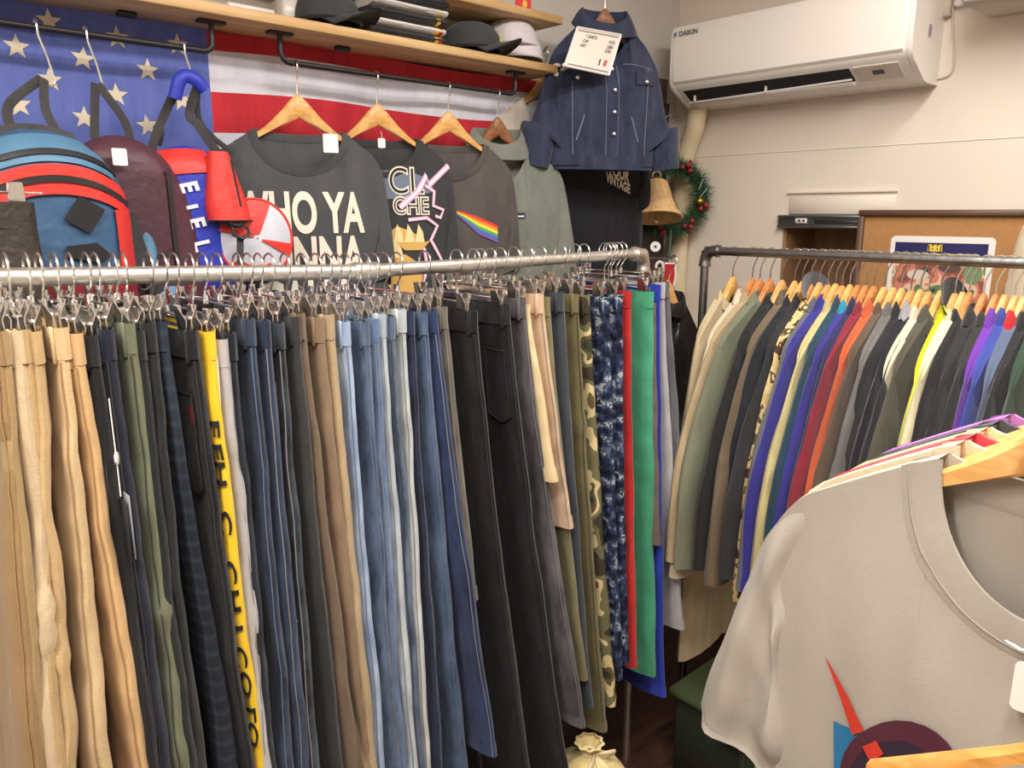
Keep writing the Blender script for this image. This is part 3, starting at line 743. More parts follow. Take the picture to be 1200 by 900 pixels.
# trousers -----------------------------------------------------------------------
def trousers(label, mat, loc, L=1.0, dx=0., flare=.03, hw=.148, legw=.17, hemw=.15, th=.012, seed=0, seam=None, pocket=False, band=None,
             rz=0, kind='trousers', loops=True, hem=True, face=1, wr=.006, cuffs=(), name='trousers', cat='trousers', knee=0., strings=False, yaw=0.):
    """local y runs across the waist, the near side seam at -y; -x face is the one the shop sees"""
    t = thing(name, label, cat, loc, rz+yaw, 'trousers on the long rack' if rz == 0 else None)
    crotch = min(.30, L*.55)
    def sect(leg, a, z):
        k = min(1, -z/L); q = max(0, min(1, -z/crotch))
        if leg == 0:
            y0 = -hw-flare*k**1.1; w = lerp(hw+.012, legw, q) if q < 1 else lerp(legw, hemw, (k-crotch/L)/(1-crotch/L+1e-6))
            y1 = y0+w
        else:
            y1 = hw+.3*flare*k; w = lerp(hw+.012, legw, q) if q < 1 else lerp(legw, hemw, (k-crotch/L)/(1-crotch/L+1e-6))
            y0 = y1-w
        yc = (y0+y1)/2; h = (y1-y0)/2
        c, s = math.cos(a), math.sin(a)
        cc = math.copysign(abs(c)**.9, c); ss = math.copysign(abs(s)**.7, s)
        tt = th*(.92+.38*min(1, k*1.6))
        fold = 1+.35*nz(yc*0+c*2.2+seed, z*2.0, leg*3+seed)
        wig = wr*1.3*nz(z*2.8+seed*1.3, leg*7, 3)*min(1, k*4)
        sag = wr*.8*nz(z*7, c*1.5+seed, 1+leg)*min(1, k*5)
        crk = .0030*nz(z*21+seed*5, c*2.2, leg)*min(1, k*9)*(1.2-.7*k)
        x = dx*(k**1.15)+tt*ss*fold+wig*.8+sag+crk+(leg*.008*k)
        y = yc+h*cc+wig*.9+crk*.9+knee*math.sin(min(1, k)*math.pi)*.03+.003*nz(z*9, seed+leg)*min(1, k*3)
        for cz, ca_ in cuffs:
            g = math.exp(-((z-cz)/.016)**2)*ca_; x += g*ss*.5; y += g*cc
        return (x, y, z)
    NA = 22; ang = [2*math.pi*i/NA for i in range(NA)]
    zs = lin(64, 0, -L)
    b = MB()
    for leg in (0, 1): b.grid(lambda a, z: sect(leg, a, z), ang, zs, wrap=True)
    b.build('legs', mat, t)
    # waistband
    def wbs(a, z, o=.0028):
        c, s = math.cos(a), math.sin(a)
        return (o*1.0*s+th*.95*math.copysign(abs(s)**.6, s)+.003*nz(a, seed), (hw+o)*math.copysign(abs(c)**.9, c), z)
    wb_ = MB().grid(lambda a, z: wbs(a, z), ang, [.002, .0005, -.018, -.034, -.036], wrap=True)
    wbo = wb_.build('waistband', band or mat, t)
    if seam:
        for aa in (1.07,):
            MB().tube([tuple(sect(0, math.pi*aa, z)[i]+(-.0012, -.0006, 0)[i] for i in range(3)) for z in lin(40, -.038, -L+.002)], .0009, 5).build('side_seam', seam, t)
    if hem:
        MB().grid(lambda a, z: tuple(sect(0, a, z)[i]+(.0022*math.sin(a), .0022*math.cos(a), 0)[i] for i in range(3)), ang, [-L+.028, -L+.026, -L+.012, -L-.001], wrap=True).build('hem', mat, t)
    if loops:
        for a in (math.pi*1.14, math.pi*1.38, math.pi*1.72):
            p = wbs(a, -.018, .004)
            MB().box((p[0], p[1], -.019), (.004, .008, .044), .0012).build('belt_loop', mat, wbo)
    if pocket:
        def pk(u, v):
            z = lerp(-.085, -.215-.018*(1-abs(u*2-1)), v); a = math.pi*lerp(1.17, 1.42, u)
            p = sect(0, a, z); return (p[0]-.004, p[1], p[2])
        po_ = MB().grid(pk, lin(8), lin(8)).build('back_pocket', mat, t)
        if seam:
            ed = [pk(0, v) for v in lin(6)]+[pk(u, 1) for u in lin(6)]+[pk(1, v) for v in lin(6, 1, 0)]
            MB().tube([(p[0]-.0012, p[1], p[2]) for p in ed], .0007, 4).build('pocket_stitching', seam, po_)
            MB().tube([(p[0]-.0012, p[1], p[2]) for p in [pk(u, 0) for u in lin(6)]], .0007, 4).build('pocket_stitching', seam, po_)
    if strings:
        for dy in (.0, .012):
            p = wbs(math.pi*1.1, -.03)
            MB().tube([(p[0]-.004, p[1]+dy, -.02), (p[0]-.006, p[1]+dy-.003, -.07), (p[0]-.005, p[1]+dy+.003, -.12)], .0018, 5).build('drawstring', plain('cord_white', C(225, 220, 210), .8), t)
    return t, sect

ST_L = plain('stitch_pale', C(128, 126, 124), .9); ST_O = plain('stitch_ochre', C(160, 128, 88), .9); ST_D = plain('stitch_dark', C(52, 50, 50), .9)
ST_B = plain('stitch_blue', C(96, 112, 140), .9)
KH = lambda r, g, b: fabric(C(r, g, b), mul(C(r, g, b), .88), (10, 10, 5))
INK = denim(C(20, 22, 30), C(38, 44, 57)); IND = denim(C(30, 35, 49), C(64, 75, 97)); MID = denim(C(54, 67, 90), C(106, 122, 146))
LIT = denim(C(130, 150, 182), C(176, 194, 216)); PALE = denim(C(160, 172, 182), C(200, 208, 212)); BLKD = denim(C(20, 20, 23), C(38, 38, 42))
CHD = denim(C(64, 61, 64), C(108, 103, 106)); WASH = denim(C(24, 28, 35), C(78, 88, 98), (.42, .72)); DKB = denim(C(24, 29, 48), C(46, 56, 88))
GRB = denim(C(84, 80, 72), C(120, 114, 102))
BLK = fabric(C(32, 33, 35), C(22, 22, 25), key='black_twill'); DGR = fabric(C(40, 44, 42), C(28, 31, 31), key='dark_green_black')
NAVY = fabric(C(38, 42, 58), C(26, 29, 42), key='navy_twill'); OLV = KH(112, 116, 92)
CAMO = ramp_fabric('woodland_camo', [(0, C(62, 56, 44)), (.42, C(108, 104, 74)), (.52, C(206, 188, 140)), (.60, C(96, 84, 58)), (.68, C(56, 60, 46))], 15)
DIGI = ramp_fabric('digital_camo', [(0, C(22, 26, 44)), (.44, C(40, 50, 78)), (.54, C(78, 90, 112)), (.62, C(160, 168, 174)), (.68, C(30, 36, 58))], 44, snap=.0042)
RTREE = ramp_fabric('olive_camo', [(0, C(48, 54, 36)), (.42, C(92, 100, 62)), (.52, C(64, 66, 44)), (.6, C(116, 108, 74))], 22)
TARTAN = plaid('dark_plaid', C(24, 27, 38), C(44, 60, 74))
GREEN = fabric(C(74, 160, 122), C(60, 142, 106), key='green_jersey'); REDF = fabric(C(196, 48, 44), C(160, 34, 36), key='red_jersey')
BLUEF = fabric(C(44, 64, 176), C(34, 50, 148), key='blue_jersey'); GREYJ = fabric(C(184, 182, 182), C(164, 162, 164), key='grey_jersey')
DGJ = fabric(C(104, 104, 108), C(88, 88, 92), key='dark_grey_jersey'); SHINY = plain('taupe_nylon', C(104, 92, 88), .35, bump=.2, bs=30)
YEL = fabric(C(244, 204, 48), C(226, 182, 34), key='yellow_nylon', rough=.55)
# (short description, material, x of the near seam at the top, y of the waist, x of the seam low down at y=800, hem pixel or None, options)
PANTS = [
 ('dark tan chinos at the open end of the row', KH(158, 128, 88), -4, 388, 6, None, dict(seam=ST_O)),
 ('olive tan chinos beside the stone cargo trousers', KH(172, 146, 102), 8, 388, 14, None, dict()),
 ('stone beige cargo trousers with gathered knee cuffs', KH(206, 184, 150), 22, 386, 34, None, dict(cuffs=((-.33, .008), (-.37, .008)), wr=.010, th=.015)),
 ('sand trousers with a braided waist cord', KH(190, 160, 114), 33, 384, 56, None, dict(strings=True, wr=.010)),
 ('khaki work trousers with a knee patch seam', KH(200, 170, 124), 48, 390, 73, None, dict(cuffs=((-.40, .007), (-.62, .008)), wr=.011)),
 ('light khaki chinos with a double side seam', KH(210, 182, 138), 72, 376, 116, None, dict(seam=ST_O, th=.014)),
 ('orange tan chinos next to the black jeans', KH(214, 176, 126), 90, 393, 158, None, dict(seam=ST_O)),
 ('plain black jeans between the orange tan chinos and navy jeans', BLK, 110, 395, 163, None, dict()),
 ('navy workwear trousers with a swing tag', NAVY, 128, 388, 168, None, dict(pocket=True, seam=ST_D)),
 ('olive green cargo trousers with knee band', OLV, 147, 377, 190, None, dict(cuffs=((-.385, .007), (-.60, .005)), seam=ST_D)),
 ('black twill trousers beside the olive cargo pair', DGR, 160, 390, 207, None, dict()),
 ('dark green black corduroy trousers', fabric(C(46, 48, 44), C(30, 32, 30), (60, 60, 1), key='black_cord'), 181, 376, 229, None, dict()),
 ('dark navy plaid trousers', TARTAN, 193, 374, 265, None, dict(th=.014)),
 ('black jeans with a red back patch', BLKD, 226, 390, 272, None, dict(pocket=True, seam=ST_D)),
 ('yellow track trousers with black lettering down the leg', YEL, 243, 391, 279, None, dict(loops=False, wr=.008)),
 ('light grey sweat trousers with a cord', GREYJ, 258, 400, 283, None, dict(loops=False, strings=True)),
 ('very dark indigo jeans beside the grey sweat trousers', INK, 277, 392, 322, None, dict(seam=ST_L, pocket=True)),
 ('indigo jeans with a faded knee', IND, 291, 376, 332, None, dict(seam=ST_B)),
 ('mid indigo jeans with clean hem', denim(C(34, 42, 62), C(64, 76, 104)), 309, 378, 350, None, dict(seam=ST_L)),
 ('ripped dark washed jeans', WASH, 334, 380, 373, None, dict(pocket=True, seam=ST_L)),
 ('charcoal dress trousers beside the brown pair', fabric(C(60, 59, 58), C(46, 46, 46), key='charcoal_wool'), 346, 373, 392, None, dict()),
 ('dark brown cotton trousers', KH(116, 98, 80), 358, 358, 416, None, dict()),
 ('narrow brown chinos', KH(138, 116, 92), 372, 374, 420, None, dict()),
 ('tan corduroy trousers with a wide waistband', KH(176, 154, 122), 391, 370, 428, None, dict(th=.015, seam=ST_O)),
 ('light blue jeans with white seam', LIT, 411, 378, 450, None, dict(seam=ST_B)),
 ('blue jeans behind the light blue pair', MID, 428, 379, 462, None, dict(seam=ST_B)),
 ('faded mid blue jeans', denim(C(74, 94, 130), C(120, 144, 180)), 441, 375, 470, None, dict(seam=ST_L)),
 ('pale grey blue jeans with long white leg', PALE, 452, 369, 487, None, dict(seam=ST_L)),
 ('classic blue jeans with dark seam', MID, 463, 372, 496, None, dict(seam=ST_D)),
 ('bleached pale jeans', denim(C(174, 182, 184), C(208, 212, 210)), 476, 364, 503, None, dict(seam=ST_L)),
 ('dark indigo jeans beside the bleached pair', DKB, 486, 367, 517, None, dict(seam=ST_D)),
 ('stonewashed blue jeans with broad leg', denim(C(54, 70, 96), C(92, 112, 140)), 496, 368, 538, None, dict(seam=ST_B)),
 ('deep blue flared jeans with pale side seam', denim(C(30, 40, 70), C(52, 68, 106)), 509, 366, 570, (588, 884), dict(seam=ST_L, hemw=.2, flare=.07)),
 ('greyish brown jeans', GRB, 524, 361, 561, (566, 700), dict(seam=ST_L)),
 ('black jeans facing out with clip marks', BLKD, 560, 366, 612, None, dict(seam=ST_D, hw=.155, legw=.19)),
 ('wide black jeans with a large back pocket', BLKD, 594, 359, 662, None, dict(seam=ST_D, pocket=True, legw=.2, hemw=.2)),
 ('charcoal washed jeans with pale side stitching', CHD, 614, 351, 682, (686, 853), dict(seam=ST_L, flare=.05)),
 ('cream twill trousers', KH(226, 204, 158), 622, 357, 664, (662, 560), dict()),
 ('pinkish beige painter trousers', KH(208, 178, 150), 633, 346, 668, (668, 620), dict(seam=ST_L)),
 ('olive brown field trousers', KH(124, 118, 86), 645, 349, 676, (680, 800), dict()),
 ('charcoal navy suit trousers', fabric(C(66, 70, 78), C(52, 55, 62), key='slate_wool'), 661, 344, 690, (690, 830), dict(th=.014)),
 ('olive cargo trousers beside the camouflage pair', KH(112, 104, 70), 676, 346, 706, (704, 862), dict(cuffs=((-.28, .007),), seam=ST_D)),
 ('woodland camouflage cargo trousers', CAMO, 691, 347, 718, (719, 826), dict(th=.014, wr=.008)),
 ('navy digital camouflage trousers with thigh pocket', DIGI, 714, 349, 728, (730, 795), dict(th=.015, pocket=True)),
 ('second pair of navy digital camouflage trousers beside the red track trousers', DIGI, 731, 346, 735, (736, 775), dict(th=.013)),
 ('red track trousers', REDF, 741, 342, 746, (746, 782), dict(loops=False)),
 ('green jersey trousers', GREEN, 765, 343, 766, (764, 796), dict(loops=False, hem=False, th=.014)),
 ('taupe nylon track trousers', SHINY, 769, 360, 770, (770, 640), dict(loops=False, wr=.009)),
 ('royal blue track trousers', BLUEF, 773, 335, 778, (778, 818), dict(loops=False)),
 ('light grey jersey shorts', GREYJ, 779, 332, 801, (799, 738), dict(loops=False)),
 ('dark grey sweat trousers by the rack elbow', DGJ, 784, 331, 791, (789, 560), dict(loops=False)),
]
PT = []
lastx = -9; lastb = -9
for i, (desc, mat, xt, yt, xb, hemp, op) in enumerate(PANTS):
    hw = op.get('hw', .148); fl = op.get('flare', .03)
    X = .5
    for _ in range(5):
        p = on_y(xt, yt, rail_y(X)-hw); X = p.x
    X = max(X, lastx+.0105); lastx = X
    yr, zr = rail_y(X), rail_z(X)
    zt = min(max(p.z, zr-.105), zr-.052)
    if hemp:
        hz = on_y(hemp[0], hemp[1], yr-hw-fl).z; L = zt-hz
    else: L = zt-random.uniform(.24, .33)
    # sideways drift so that the seam passes the low point, never crossing the pair before it
    q = on_y(xb, 800, yr-hw-fl*.9); slope = max(-.06, min(.15, (q.x-X)/(zt-q.z)))
    if lastb > -5: slope = max(slope, (lastb+.0115-X)/1.15)
    lastb = X+slope*1.15; dx = slope*L
    lab = desc+' on the long rack'
    t, sect = trousers(lab, mat, (X, yr, zt), L=L, dx=dx, seed=i*1.37+.5, yaw=random.uniform(-.045, .045), **{**op, 'flare': fl})
    PT.append((t, sect, X, zt, L))
    g = put_clip_hanger('chrome clip hanger holding the '+' '.join(desc.split()[:11]), X, yr, zr+.0165, t.rotation_euler.z, 'chrome clip hangers on the long rack', zr+.0165-zt-.016)

# details on single pairs of trousers ------------------------------------------------
def find(word):
    return next(p for p in PT if word in p[0]['label'])
# black lettering down the yellow leg
t, sect, X, zt, L = find('yellow track')
def on_leg(sect, aa, z, o=.0035):
    p = sect(0, math.pi*aa, z); return (p[0]-o*.8, p[1]-o*.5, p[2])
ltr = 'EEH C CHI COLO ROLL'
zc = -.13
for ch in ltr:
    if ch == ' ': zc -= .03; continue
    vs, fs = text_poly(ch, .045, .001, 1.2)
    wch = max(v[0] for v in vs)-min(v[0] for v in vs)
    z_ = zc
    flat_print('letter', (vs, fs), lambda a, b: on_leg(sect, 1.10+(b-.016)*6.0, z_-a), BLACKP, t, .008)
    zc -= wch+.009
# red patch on the black jeans
t, sect, X, zt, L = find('red back patch')
MB().grid(lambda u, v: on_leg(sect, lerp(1.2, 1.26, u), lerp(-.10, -.125, v), .006), lin(4), lin(4)).build('red_patch', plain('patch_red', C(170, 50, 56), .8), t)
# swing tag on the navy pair
t, sect, X, zt, L = find('swing tag')
p0 = on_leg(sect, 1.05, -.05, .006); tg = thing('swing_tag', 'black swing tag with white string and disc on the navy trousers', 'tag', (X, rail_y(X), zt))
q = Vector(p0)+Vector((-.004, -.008, 0))
MB().tube([q+Vector((0, 0, -.03)), q+Vector((0, -.002, -.11)), q+Vector((0, -.002, -.155))], .0008, 5).build('string', WHITE, tg)
MB().tube([q+Vector((-.001, -.003, -.105)), q+Vector((.001, -.004, -.105))], .008, 14).build('disc', WHITE, tg)
MB().box(q+Vector((0.002, -.003, -.20)), (.002, .022, .08), .0006).build('card', plain('tag_black', C(40, 42, 50), .4), tg)
MB().box(q+Vector((0.006, -.004, -.195)), (.0015, .022, .085), .0005).build('card', plain('tag_grey', C(150, 152, 158), .4), tg)
# rips on the washed pair, rips on the brown pair
t, sect, X, zt, L = find('ripped dark')
for zz in (-.46, -.60):
    MB().grid(lambda u, v: on_leg(sect, lerp(1.12, 1.36, u), zz+.018*(v-.5)*math.sin(u*math.pi), .004), lin(8), lin(4)).build('rip', plain('rip_pale', C(170, 172, 170), .95, var=.3, vs=300), t)
# ------------------------------------------------------------------ jackets on the right rack
JH = [wood_hanger_meshes(WOODH, .135, .90, .015, .0155, .058), wood_hanger_meshes(WOODR, .135, .90, .015, .0155, .058), wood_hanger_meshes(wood('hanger_wood_honey', C(214, 160, 98), C(190, 132, 72), (10, 30, 30), .38), .135, .90, .016, .0155, .062)]
DUCK = ramp_fabric('duck_camo', [(0, C(70, 52, 40)), (.40, C(200, 172, 120)), (.50, C(214, 190, 138)), (.57, C(92, 78, 54)), (.64, C(226, 204, 152))], 25)
def F(r, g, b, k=.8): return fabric(C(r, g, b), mul(C(r, g, b), k), (12, 12, 3))
JK = [ # description, material, hook pixel x, options
 ('beige trench coat with a belted cuff at the rack post', F(196, 178, 142), 858, dict(L=1.02, slen=.60, sout=.055, swid=.12, strap=1, T=.026, sth=.026, W=.19)),
 ('cream zip jacket beside the trench coat', F(216, 200, 174), 881, dict(slen=.6)),
 ('tan windbreaker behind the cream jacket', F(178, 158, 124), 890, dict()),
 ('sage green field jacket with stand collar', F(120, 124, 102), 902, dict(slen=.56)),
 ('black blazer beside the sage jacket', F(38, 37, 38), 916, dict()),
 ('olive brown corduroy jacket', F(112, 98, 78), 931, dict(slen=.58)),
 ('blue black wool jacket with a ribbed hem', F(34, 38, 46), 940, dict(slen=.56, L=.6)),
 ('charcoal black work jacket', F(48, 48, 50), 949, dict(slen=.54)),
 ('tan and brown duck camouflage jacket', DUCK, 960, dict(slen=.6, L=.66)),
 ('slate grey hooded jacket', F(98, 100, 112), 970, dict(hood=1)),
 ('royal blue nylon jacket', F(54, 51, 136), 979, dict()),
 ('pale yellow cotton jacket', F(192, 180, 130), 987, dict()),
 ('dark teal jacket beside the pale yellow one', F(36, 66, 84), 996, dict()),
 ('violet blue jacket with a turquoise collar', F(60, 55, 138), 1005, dict(col=F(36, 150, 178))),
 ('navy shell jacket next to the burgundy one', F(44, 46, 84), 1014, dict()),
 ('burgundy nylon jacket', F(134, 42, 56), 1024, dict(slen=.58)),
 ('rust orange jacket', F(196, 94, 56), 1036, dict()),
 ('brown suede jacket with a wide collar', F(96, 80, 66), 1047, dict()),
 ('mid grey coach jacket', F(108, 106, 104), 1057, dict()),
 ('black bomber jacket beside the grey coach jacket', F(40, 40, 42), 1068, dict()),
 ('black navy jacket with a pale grey collar', F(34, 35, 42), 1079, dict(col=F(160, 162, 170))),
 ('varsity jacket with cream body and black sleeves', F(214, 204, 176), 1089, dict(slv=F(38, 38, 42))),
 ('dark olive wool shirt jacket', F(82, 78, 66), 1103, dict()),
 ('neon yellow jacket', F(232, 232, 40), 1120, dict()),
 ('cream canvas jacket beside the neon one', F(224, 214, 174), 1129, dict()),
 ('black hooded parka', F(42, 41, 42), 1137, dict(hood=1)),
 ('black waxed jacket with a padded shoulder', F(46, 46, 46), 1154, dict()),
 ('faded black denim jacket with white inner label', F(52, 50, 50), 1168, dict()),
 ('purple nylon jacket', F(112, 58, 168), 1179, dict()),
 ('cobalt blue fleece jacket', F(60, 72, 150), 1191, dict()),
 ('grey blue jacket with red lining', F(92, 104, 130), 1201, dict(col=F(206, 40, 48))),
 ('black jacket at the corner of the right rack', F(44, 44, 46), 1216, dict()),
 ('forest green jacket beyond the red lined one', F(52, 74, 58), 1232, dict()),
]
JT = {}
lasty = 9
for i, (desc, mat, px, op) in enumerate(JK):
    Y = on_x(px, 335, RX).y
    Y = min(Y, lasty-.0135); lasty = Y
    rz = random.uniform(-.05, .05)
    if i == 0: rz = .1
    hm = JH[(0, 1, 1, 1, 0, 0, 0, 2, 0, 2, 0, 2)[i % 12]]
    h = put_wood_hanger(hm, 'wooden hanger inside the '+' '.join(desc.split()[:10]), (RX, Y, 1.5+.0125), rz, 'wooden hangers on the jacket rack')
    lab = desc+(' on the right rack' if 'rack' not in desc else '')
    j = thing('jacket' if i else 'trench_coat', lab, 'jacket' if i else 'coat', (RX, Y, h.location.z), rz, 'garments on the jacket rack')
    W = op.get('W', .208+random.uniform(-.01, .012)); z0 = -.047
    nh = .072
    garment(j, mat, W=W, L=op.get('L', random.uniform(.58, .66)), nh=nh, sd=.098, fd=.09, bd=.01, tope=.0105, T=op.get('T', .0125), sleeve='long', seed=i*2.1+3, z0=z0, nu=24, nv=22,
            wr=.007, slen=op.get('slen', .55), sout=op.get('sout', random.uniform(.10, .135)), swid=op.get('swid', .135), rib=False, sleeve_mat=op.get('slv'), sth=op.get('sth', .017))
    fold_collar(j, op.get('col', mat), nh*1.02, z0-.002, random.uniform(.034, .046), random.uniform(1.12, 1.28), i, y=.019)
    # front placket seen at the collar side
    if op.get('hood'):
        MB().grid(lambda a, v: (.085*math.cos(a)*math.sin(v*1.45+.12), .024+.018*math.sin(a), z0+.035-.075*(1-math.sin(v*1.45))+.05*math.sin(a)*math.sin(v*1.45)), [2*math.pi*k/20 for k in range(20)], lin(9), wrap=True).build('hood', mat, j)
    if op.get('strap'):
        # cuff strap and belt
        W_ = W; so = op['sout']; sl = op['slen']
        MB().tube([(-(W_+so*.95-.048)+.058*math.cos(a), .034*math.sin(a), z0-.085-sl+.05) for a in [2*math.pi*k/18 for k in range(18)]], .012, 6, closed=True, flat=1.6).build('cuff_strap', mat, j)
        MB().tube([((W_*.99)*math.cos(a), .032*math.sin(a), z0-.47) for a in [2*math.pi*k/30 for k in range(30)]], .014, 6, closed=True, flat=1.5).build('belt', mat, j)
    JT[desc] = j

# ------------------------------------------------------------------ denim jacket and black tee at the corner
DJ = denim(C(38, 42, 62), C(62, 69, 94), (.3, .75)); DJS = plain('jacket_stitch', C(120, 124, 146), .9)
bx, by = 1.80, 1.56
bk = thing('ceiling_hook', 'long thin steel ceiling hook above the denim jacket', 'hook', (bx, by, H))
MB().tube([(0, .006, 0), (0, .006, 2.262-H), (0, .0, 2.240-H), (0, -.008, 2.246-H)], .0022, 8).build('wire', CHROME, bk)
MB().tube([(0, .006, 0), (0, .006, -.006)], .016, 14).build('plate', CHROME, bk)
hd = put_wood_hanger(HMB, 'brown wooden hanger holding the denim jacket', (bx, by, 2.242), math.radians(-24), None)
dj = thing('denim_jacket', 'dark blue denim jacket with open front hanging in the corner', 'jacket', (bx, by, hd.location.z), math.radians(-24))
z0 = -.034
sj, Pj = garment(dj, DJ, W=.172, L=.395, nh=.07, sd=.105, fd=.10, bd=.01, T=.04, sleeve='long', seed=31, z0=z0, wr=.012, slen=.29, sout=.085, swid=.115, rib=False, sth=.04)
fold_collar(dj, DJ, .078, z0, .05, 1.3, 2, y=.034)
def seamline(t, s, pts, m, r=.0013, nm='seam', off=.002):
    n = 14; P_ = []
    for i in range(len(pts)-1):
        for k in range(n): a = lerp(pts[i][0], pts[i+1][0], k/n); b = lerp(pts[i][1], pts[i+1][1], k/n); P_.append((a, s(a, b)-off, b))
    P_.append((pts[-1][0], s(*pts[-1])-off, pts[-1][1]))
    return MB().tube(P_, r, 5).build(nm, m, t)
hb = MB().grid(lambda a, z: (.168*math.cos(a), .043*math.sin(a), z), [2*math.pi*k/30 for k in range(30)], [-.440, -.438, -.408, -.403], wrap=True).build('waistband', DJ, dj)
MB().grid(lambda u, v: (u, sj(u, v)-.004, v), [-.004, .008, .026, .03], lin(14, -.405, z0-.09)).build('placket', DJ, dj)
for a in (-.006, .032, -.115, .13): seamline(dj, sj, [(a, -.15), (a*.95, -.40)], DJS)
seamline(dj, sj, [(-.14, -.155), (-.03, -.145)], DJS); seamline(dj, sj, [(.05, -.145), (.15, -.155)], DJS)
for sg in (-1, 1):
    fl = MB().grid(lambda u, v: (u, sj(u, v)-.005, v), lin(6, sg*.11-.035+.01, sg*.11+.035+.01), lin(4, -.20, -.165)).build('pocket_flap', DJ, dj)
    MB().sphere((sg*.11+.01, sj(sg*.11, -.192)-.008, -.192), .006, 8, 6, (1, .5, 1)).build('button', CHROME, fl)
    seamline(dj, sj, [(sg*.075, -.29), (sg*.10, -.36)], DJS, .002, 'welt_pocket')
for z_ in (-.16, -.22, -.28, -.34): MB().sphere((.017, sj(.017, z_)-.007, z_), .006, 8, 6, (1, .5, 1)).build('button', CHROME, dj)
bt_x, bt_y = 1.89, 1.665
BT = fabric(C(30, 31, 36), C(22, 23, 28), key='black_corner_tee')
hk2 = thing('wall_hook', 'steel wall hook hidden behind the denim jacket', 'hook', (bt_x, DA, 2.10))
MB().tube([(0, 0, 0), (0, bt_y+.008-DA, .0), (0, bt_y-DA-.008, .012)], .004, 8).build('arm', CHROME, hk2)
hb2 = put_wood_hanger(HMB, 'brown wooden hanger inside the black tee in the corner', (bt_x, bt_y, 2.106), math.radians(-10), None)
bt = thing('t_shirt', 'black tee with small white chest lettering hanging under the denim jacket', 't-shirt', (bt_x, bt_y, hb2.location.z), math.radians(-10))
sb, Pb = garment(bt, BT, W=.21, L=.68, nh=.09, sd=.08, fd=.08, T=.02, seed=41, z0=-.066, slen=.25, sout=.03, swid=.1)
for txt, zz, sz_, rot in (('YOUR', 1.712, .052, -.10), ('VINTAGE', 1.682, .040, -.16)):
    pc = on_y(722, 205, bt_y-.02)
    vs, fs = text_poly(txt, sz_, .0016, .62)
    ax = (pc.x-bt_x)
    zz_ = zz-hb2.location.z
    flat_print('lettering', (vs, fs), lambda a, b: (a+ax, sb(a+ax, zz_+b+rot*a)-.003, zz_+b+rot*a-.2*(a)), WT, bt, .015)

# ------------------------------------------------------------------ bags on the left rod
def rod_hook(x, label, y=1.66, drop=.095, grp='wire hooks on the rod'):
    t = thing('wire_hook', label, 'hook', (x, y, RODZ+.006), 0, grp)
    r = .011
    pth = [(0, r*math.cos(a), -.004+r*math.sin(a)) for a in lin(8, -.3, math.pi)]+[(.0, -r, -.02), (.012, -.006, -drop*.6), (.02, -.004, -drop)]
    pth += [(.02-.010+.010*math.cos(a), -.004, -drop-.010*math.sin(a)) for a in lin(6, .3, math.pi*.95)]
    MB().tube(pth, .002, 6).build('wire', CHROME, t); return t
def bag_shell(root, mat, W, Hh, D, name='body', dome=.35, seed=0, p=3.0, back=.35, taper=0.):
    """origin at the top centre; front is -y"""
    def w(z):
        k = -z/Hh
        q = 1-(max(0, dome-k)/dome)**2.2 if k < dome else 1
        q2 = 1-(max(0, k-.92)/.08)**2*.12
        return W*math.sqrt(max(.02, q))*q2*(1+taper*k)
    def d(z):
        k = -z/Hh; q = 1-(max(0, .18-k)/.18)**2; q2 = 1-(max(0, k-.9)/.1)**2*.3
        return D*math.sqrt(max(.05, q))*q2
    def S(a, z):
        c, s = math.cos(a), math.sin(a)
        cc = math.copysign(abs(c)**(2/p), c); ss = math.copysign(abs(s)**(2/p), s)
        k = (1 if s < 0 else back)
        n_ = 1+.07*nz(c*2+seed, z*9, s*2)
        return (w(z)*cc*n_, d(z)*k*ss*n_, z)
    MB().grid(lambda a, z: S(a, z), [2*math.pi*i/44 for i in range(44)], [-Hh*t for t in (0, .01, .03, .06, .1, .15, .2, .26, .32, .4, .48, .56, .64, .72, .8, .88, .94, .98, 1)], wrap=True).add(
        [S(2*math.pi*i/44, -Hh) for i in range(44)], [tuple(range(44))]).add([S(2*math.pi*i/44, 0) for i in range(44)], [tuple(range(44))]).build(name, mat, root)
    def front(s, z):
        ww = w(z); c = max(-.999, min(.999, s/ww)); # invert the superellipse
        cc = abs(c)**(p/2); ss = math.sqrt(max(0, 1-cc*cc))**(2/p)
        return -d(z)*ss*(1+.07*nz(math.copysign(cc, c)*2+seed, z*9, -2*math.sqrt(max(0, 1-cc*cc))))
    return front, w, S
def panel(root, front, name, mat, s0, s1, zlo, zhi, off=.004, n=16, m=5):
    f = lambda u, v: (u, front(u, lerp(zlo(u), zhi(u), v))-off, lerp(zlo(u), zhi(u), v))
    return MB().grid(f, lin(n, s0, s1), lin(m)).build(name, mat, root)
def strap(root, pts, w, mat, name='strap', th=.0015, up=(0, 1, 0), n=20):
    P_ = [interp(pts, t) for t in lin(n)]
    return MB().tube(P_, w/2, 8, flat=th/(w/2), up=up).build(name, mat, root)
NY = lambda r, g, b, k: plain(k, C(r, g, b), .5, bump=.25, bs=45, var=.12, vs=14)
TEAL = NY(84, 128, 160, 'bag_teal_nylon'); BRED = NY(222, 58, 50, 'bag_red_nylon'); DKRED = NY(136, 28, 40, 'bag_dark_red'); MAR = NY(84, 48, 60, 'bag_maroon'); BBLUE = NY(44, 58, 178, 'bag_blue')
DTEAL = NY(58, 92, 128, 'bag_steel_blue'); ZIP = plain('zip_black', C(38, 36, 38), .5); SUEDE = plain('suede_black', C(42, 40, 42), .95)
